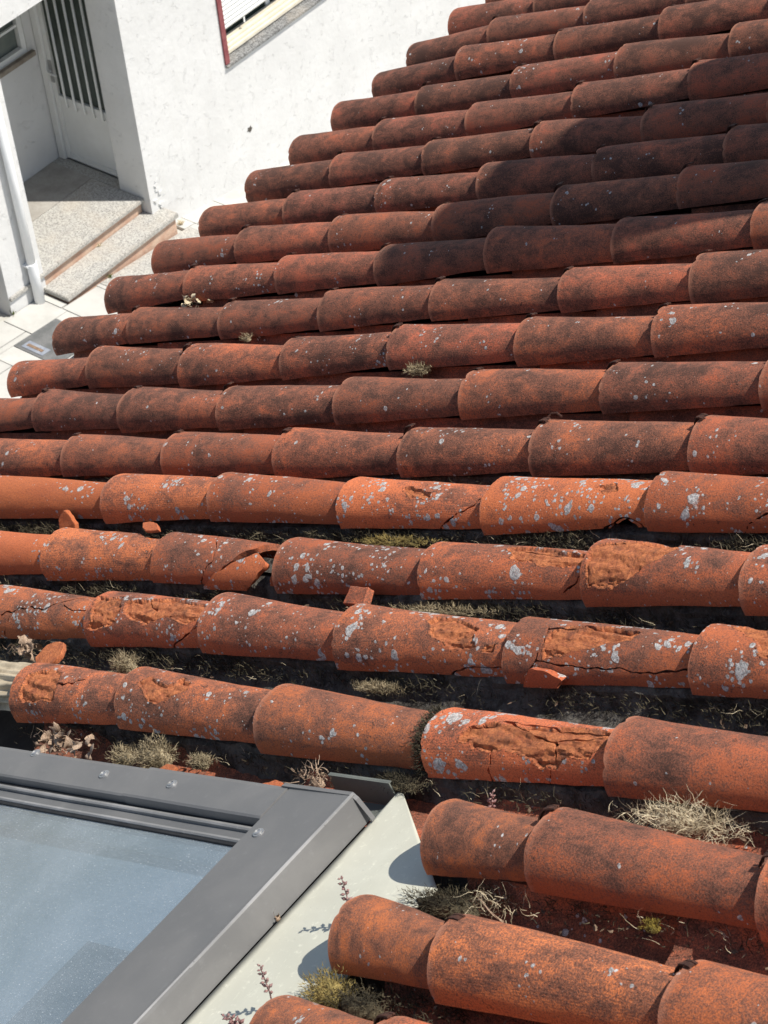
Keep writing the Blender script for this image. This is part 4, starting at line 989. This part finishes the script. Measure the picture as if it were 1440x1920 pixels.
clump('moss_cushion', 'golden brown moss cushion on the pale flashing under a tile mouth', 'moss', 2.785, -1.690, -.012, (.042, .036, .034), 800, 'moss_gold', .010, group=MG)
clump('moss_cushion', 'dark moss packed under the upper right tile mouth by the flashing', 'moss', 2.84, -1.495, -.018, (.085, .024, .022), 700, 'moss_dark', .010, group=MG)
clump('moss_cushion', 'tiny yellow moss tuft under the long smooth lower right tile', 'moss', 3.19, -1.472, -.010, (.016, .010, .011), 160, 'moss_yellow', .006, group=MG)
clump('moss_cushion', 'tiny dry moss tuft in the second gap near the eaves', 'moss', .815, .110, .0, (.016, .010, .014), 120, 'moss_dry', .009, group=MG)
clump('moss_cushion', 'small dry tuft on the upper rows near the white wall', 'moss', .79, 1.530, .004, (.020, .010, .014), 120, 'moss_dry', .010, group=MG)
clump('moss_cushion', 'grey green moss ledge on a pan tile by the flashing corner', 'moss', 2.735, -1.322, -.018, (.045, .016, .010), 380, 'moss_dry', .007, group=MG)
for lab, v, u, s_, mt in (('long low mossy fringe between the flaked crest tiles and the row below', 2.30, -.868, (.13, .011, .008), 'moss_dry'),
                          ('dark moss fringe below the lichen tile with the broken corner', 2.02, -.676, (.10, .010, .009), 'moss_gold'),
                          ('pale moss fringe under the tile with the flaked orange spots', 2.33, -1.076, (.06, .010, .008), 'moss_dry'),
                          ('dark moss mound under the mossy joint of the lowest long row', 2.56, -1.285, (.07, .018, .018), 'moss_dark'),
                          ('dark soil and moss mound in the gutter by the lowest tile mouth', 2.84, -1.695, (.08, .030, .026), 'moss_dark'),
                          ('thin dry tuft right of the large moss cushion', 2.10, -1.300, (.025, .014, .014), 'moss_dry')):
    clump('moss_cushion', lab, 'moss', v, u, -.014, s_, 700, mt, .010, group=MG, curl=.5, heart=.6)
# moss ring in the open joint of the badly spalled tile
bb = MB()
jq = {q[0]: q for q in ROWS[17]}[7]
for _ in range(1100):
    t = rng.uniform(.0, .62)*math.pi; r = .0615 + rng.uniform(-.008, .005); x = -.010 + rng.gauss(0, .006)
    p = (x, -r*math.cos(t), r*math.sin(t)); d = Vector((-.5, -math.cos(t), math.sin(t))) + Vector((rng.gauss(0, .6), rng.gauss(0, .6), rng.gauss(0, .6)))
    strand(bb, p, d, rng.uniform(.004, .011), .0007, 2, .4)
o = bb.obj('moss_ring', MAT['moss_dark'], None); place(o, jq[2], jq[1], jq[3]); tag(o, 'dark moss filling the open joint before the badly spalled tile', 'moss')
# the fine moss and roots in every lower gap: nobody could count it
bb = MB()
for i in (13, 14, 15, 16, 17, 18, 19):
    js = ROWS[i]; v0, v1 = js[0][2], min(js[-1][2], 3.6)
    if i == 13: cnt = 2000
    elif i < 17: cnt = 15000
    else: cnt = 4000
    for _ in range(cnt):
        v = rng.uniform(max(v0, .3), v1); den = nz(v*6, i*3.1) + .5*nz(v*17, i)
        if rng.random() > .55 + .9*den: continue
        u = js[0][1] - .048 - abs(rng.gauss(0, .020)); n = -.040 + rng.uniform(0, .026) + .012*den
        if i >= 18 and (v < 2.8 or (v > 3.0 and rng.random() < .8)): continue
        strand(bb, (v, u, n), (rng.gauss(0, .6), rng.gauss(-.3, .6), 1 + rng.gauss(0, .4)), rng.uniform(.006, .017), .0008, 2, .4)
o = bb.obj('gap_moss', MAT['moss_dark'], None); place(o, 0, 0, 0); tag(o, 'dark stringy moss and roots growing in the gaps between the lower tile rows', 'moss', kind='stuff')
bb = MB()
for i in (14, 15, 16, 17, 18):
    js = ROWS[i]; v0, v1 = js[0][2], min(js[-1][2], 3.6)
    for _ in range(110):
        v = rng.uniform(max(v0, .6), v1)
        if nz(v*5, i*7.7) < .02: continue
        strand(bb, (v, js[0][1] - rng.uniform(.06, .10), -.02 + rng.uniform(0, .014)), (rng.gauss(0, 1), rng.gauss(-.2, .5), .9), rng.uniform(.010, .034), .00042, 5, .30)
o = bb.obj('dry_roots', MAT['straw'], None); place(o, 0, 0, 0); tag(o, 'thin dry grass stems and roots lying in the gaps between the lower rows', 'dry grass', kind='stuff')
# straw tuft at right
bb = MB()
for _ in range(760):
    x = rng.gauss(.01, .045); y = rng.gauss(0, .012)
    d = Vector((rng.gauss(.5, .9), rng.gauss(-.3, .5), abs(rng.gauss(.7, .5))))
    strand(bb, (x, y, rng.uniform(0, .022)*math.exp(-(x/.06)**2)), d, rng.uniform(.014, .046), .0006, 5, .32)
core(bb, .045, .012, .009)
o = bb.obj('straw_tuft', MAT['straw'], None); place(o, 3.115, -1.295, -.004); tag(o, 'bleached straw tuft sprouting beneath the large smooth tile at right', 'dry grass')
bb = MB()
for _ in range(90): strand(bb, (rng.gauss(0, .032), rng.gauss(0, .012), rng.uniform(0, .008)), (rng.gauss(0, 1), rng.gauss(-.2, .5), abs(rng.gauss(.4, .4))), rng.uniform(.015, .04), .00045, 5, .4)
o = bb.obj('root_tangle', MAT['straw'], None); place(o, 2.92, -1.480, -.016); tag(o, 'pale curled root tangle beneath the upper tile beside the pale flashing', 'dry grass')
bb = MB(); strand(bb, (0, 0, 0), (-.35, -.1, 1), .048, .0016, 6, .12); strand(bb, (.002, .002, 0), (-.35, -.1, 1), .048, .0016, 6, .12)
o = bb.obj('dry_stalk', MAT['leaf_dry'], None); place(o, 2.965, -1.515, -.006, 0); tag(o, 'single tan stalk curving up between the two lower right tiles', 'dry stalk')
bb = MB()
for _ in range(60): strand(bb, (rng.gauss(0, .018), rng.gauss(0, .008), rng.uniform(0, .02)), (rng.gauss(0, .8), rng.gauss(-.2, .6), .7), rng.uniform(.012, .032), .0011, 4, .45)
core(bb, .016, .010, .014)
o = bb.obj('withered_plant', MAT['leaf_dry'], None); place(o, 2.405, -1.312, -.006); tag(o, 'withered brown plant at the far corner of the skylight', 'plant')

def leaf(bb, L, w, curl):
    ax = Vector((rng.gauss(0, 1), rng.gauss(0, 1), rng.gauss(0, .5))).normalized(); side = ax.orthogonal().normalized(); side = Matrix.Rotation(rng.uniform(0, 6.28), 3, ax) @ side
    p = Vector((0, 0, 0)); out = []; up = ax.cross(side)
    n = 7
    for k in range(n + 1):
        t = k/n; ww = w*math.sin(math.pi*(.12 + .85*t))*(1 + .25*rng.uniform(-1, 1))
        out.append((p - side*ww + up*ww*.6, p, p + side*ww + up*ww*.6))
        rot = Matrix.Rotation(curl/n*(1 + rng.uniform(-.3, .3)), 3, side); ax = rot @ ax; up = rot @ up; p = p + ax*(L/n)
    return out
def leaves(name, label, v, u, n, cnt, spread, L, w, mat='leaf_dry'):
    bb = MB()
    for _ in range(cnt):
        c = Vector((rng.gauss(0, spread[0]), rng.gauss(0, spread[1]), rng.uniform(.2, 1)*spread[2])); rows = leaf(bb, L*rng.uniform(.6, 1.2), w*rng.uniform(.6, 1.2), rng.choice((-1, 1))*rng.uniform(1.0, 4.2))
        b0 = len(bb.v)
        for r_ in rows: bb.v += [tuple(c + q) for q in r_]
        for k in range(len(rows)-1):
            for q in (0, 1): a = b0 + 3*k + q; bb.f.append((a, a+1, a+4, a+3))
    for _ in range(cnt*2): strand(bb, (rng.gauss(0, spread[0]), rng.gauss(0, spread[1]), rng.uniform(0, spread[2])), (rng.gauss(0, 1), rng.gauss(0, .6), .4), L*.8, .0007, 4, .3)
    me = bb.mesh(name, smooth=True, fix=False); o = link(name, me, None, MAT[mat]); place(o, v, u, n); tag(o, label, 'dry leaves'); return o
leaves('dry_leaves', 'heap of curled brown dry leaves above the left end of the skylight', 1.715, -1.312, -.008, 26, (.040, .014, .020), .034, .010)
leaves('dry_leaves', 'curled dry leaves at the left edge behind the pleated flashing', 1.330, -1.075, -.002, 12, (.030, .012, .016), .030, .010)
leaves('dry_leaves', 'pale shrivelled leaves caught under a tile close to the eaves', .395, .322, .002, 9, (.024, .010, .012), .030, .009, 'straw')

# brown leaf litter and crumbs in the lower gaps
bb = MB()
for i in (14, 15, 16, 17, 18, 19):
    js = ROWS[i]; v0, v1 = max(.5, js[0][2]), min(js[-1][2], 3.6)
    for _ in range(150 if i < 18 else 80):
        v = rng.uniform(v0, v1)
        if nz(v*4, i*5.3) < -.05: continue
        rows = leaf(bb, rng.uniform(.005, .013), rng.uniform(.001, .0032), rng.uniform(-2, 2)); c = Vector((v, js[0][1] - rng.uniform(.058, .095), -.034 + rng.uniform(0, .012))); b0 = len(bb.v)
        for r_ in rows: bb.v += [tuple(c + q) for q in r_]
        for k in range(len(rows)-1):
            for q in (0, 1): a = b0 + 3*k + q; bb.f.append((a, a+1, a+4, a+3))
o = link('leaf_litter', bb.mesh('leaf_litter', smooth=True, fix=False), None, MAT['leaf_dark']); place(o, 0, 0, 0); tag(o, 'brown leaf litter scattered in the gaps between the lower tile rows', 'leaf litter', kind='stuff')
leaves('dry_leaf', 'single tan leaf scrap lodged beside the skylight frame on the flashing', 2.573, -1.585, -.010, 1, (.001, .001, .004), .022, .008)
# a bent rusty wire poking out at a joint
bb = MB(); bb.tube([(0, 0, 0), (-.012, .004, .006), (-.026, .004, .005), (-.034, -.004, .0), (-.033, -.010, -.002)], .0022, 6)
o = bb.obj('bent_wire', MAT['rust_dark'], None); place(o, 2.252, -.385, .062); tag(o, 'bent rusty wire poking from a tile joint above the lichen rows', 'wire')

def sedum(label, v, u, n, h, lean, cnt, size):
    bb = MB(); d = MR.to_3x3().inverted() @ Vector((0, 0, 1)); d = (d + Vector(lean)).normalized()
    pts = []; p = Vector((0, 0, 0))
    for k in range(7):
        pts.append(p.copy()); d = (d + Vector((rng.gauss(0, .06), rng.gauss(0, .06), 0))).normalized(); p = p + d*(h/6)
    bb.tube(pts, [.0012*(1 - .08*k) for k in range(7)], 5)
    stem = link('small_succulent', bb.mesh('small_succulent'), None, MAT['sedum']); place(stem, v, u, n)
    tag(stem, label, 'plant', 'little pink brown succulents by the flashing')
    lb = MB()
    for k in range(cnt):
        t = .18 + .82*k/cnt; q = pts[min(5, int(t*6))].lerp(pts[min(6, int(t*6)+1)], t*6 - int(t*6))
        a = k*2.4; out = Vector((math.cos(a), math.sin(a), .45)).normalized(); L = size*(1.15 - .5*t); s_ = out.orthogonal().normalized(); w_ = out.cross(s_)
        m0 = q + out*L*.5; r_ = L*.26
        b0 = len(lb.v); lb.v += [tuple(q), tuple(m0 + s_*r_), tuple(m0 + w_*r_), tuple(m0 - s_*r_), tuple(m0 - w_*r_), tuple(q + out*L)]
        for e in range(4): lb.f += [(b0, b0+1+e, b0+1+(e+1) % 4), (b0+5, b0+1+(e+1) % 4, b0+1+e)]
    me = lb.mesh('leaves', smooth=True); lv = link('leaves', me, stem, MAT['sedum']); return stem
sedum('tall pink brown succulent against the flashing by the second tile mouth', 2.715, -1.560, .002, .072, (-.12, .02, 0), 16, .011)
sedum('pink brown succulent beside the lowest tile mouth on the flashing', 2.708, -1.727, .002, .068, (-.10, .0, 0), 18, .010)
sedum('tiny pale pink succulent at the top of the upper right tile mouth', 2.800, -1.325, .004, .034, (0, 0, 0), 12, .010)
sedum('dark succulent rosette at the bottom edge on the flashing', 2.700, -1.778, -.006, .034, (-.9, -.2, -.3), 18, .012)

# weeds at the street
def weed(label, x, y, z, cnt, L, mat):
    bb = MB()
    for _ in range(cnt): strand(bb, (rng.gauss(0, .006), rng.gauss(0, .006), 0), (rng.gauss(0, .6), rng.gauss(0, .6), 1), L*rng.uniform(.5, 1.2), .005, 3, .3)
    o = bb.obj('weed', MAT[mat], None); o.location = (x, y, z); tag(o, label, 'weed')
weed('dry yellow grass tuft at the corner of the lower step', -9.50, 9.66, gz(9.66), 40, .07, 'straw')
weed('small green weed at the foot of the lower step', -9.40, 8.55, gz(8.55), 22, .05, 'weed')
weed('small green weed at the foot of the porch pillar', -9.70, 7.56, gz(7.56), 18, .05, 'weed')
weed('dry weed in the joint under the landing edge', -9.70, 8.75, -8.78, 22, .045, 'straw')
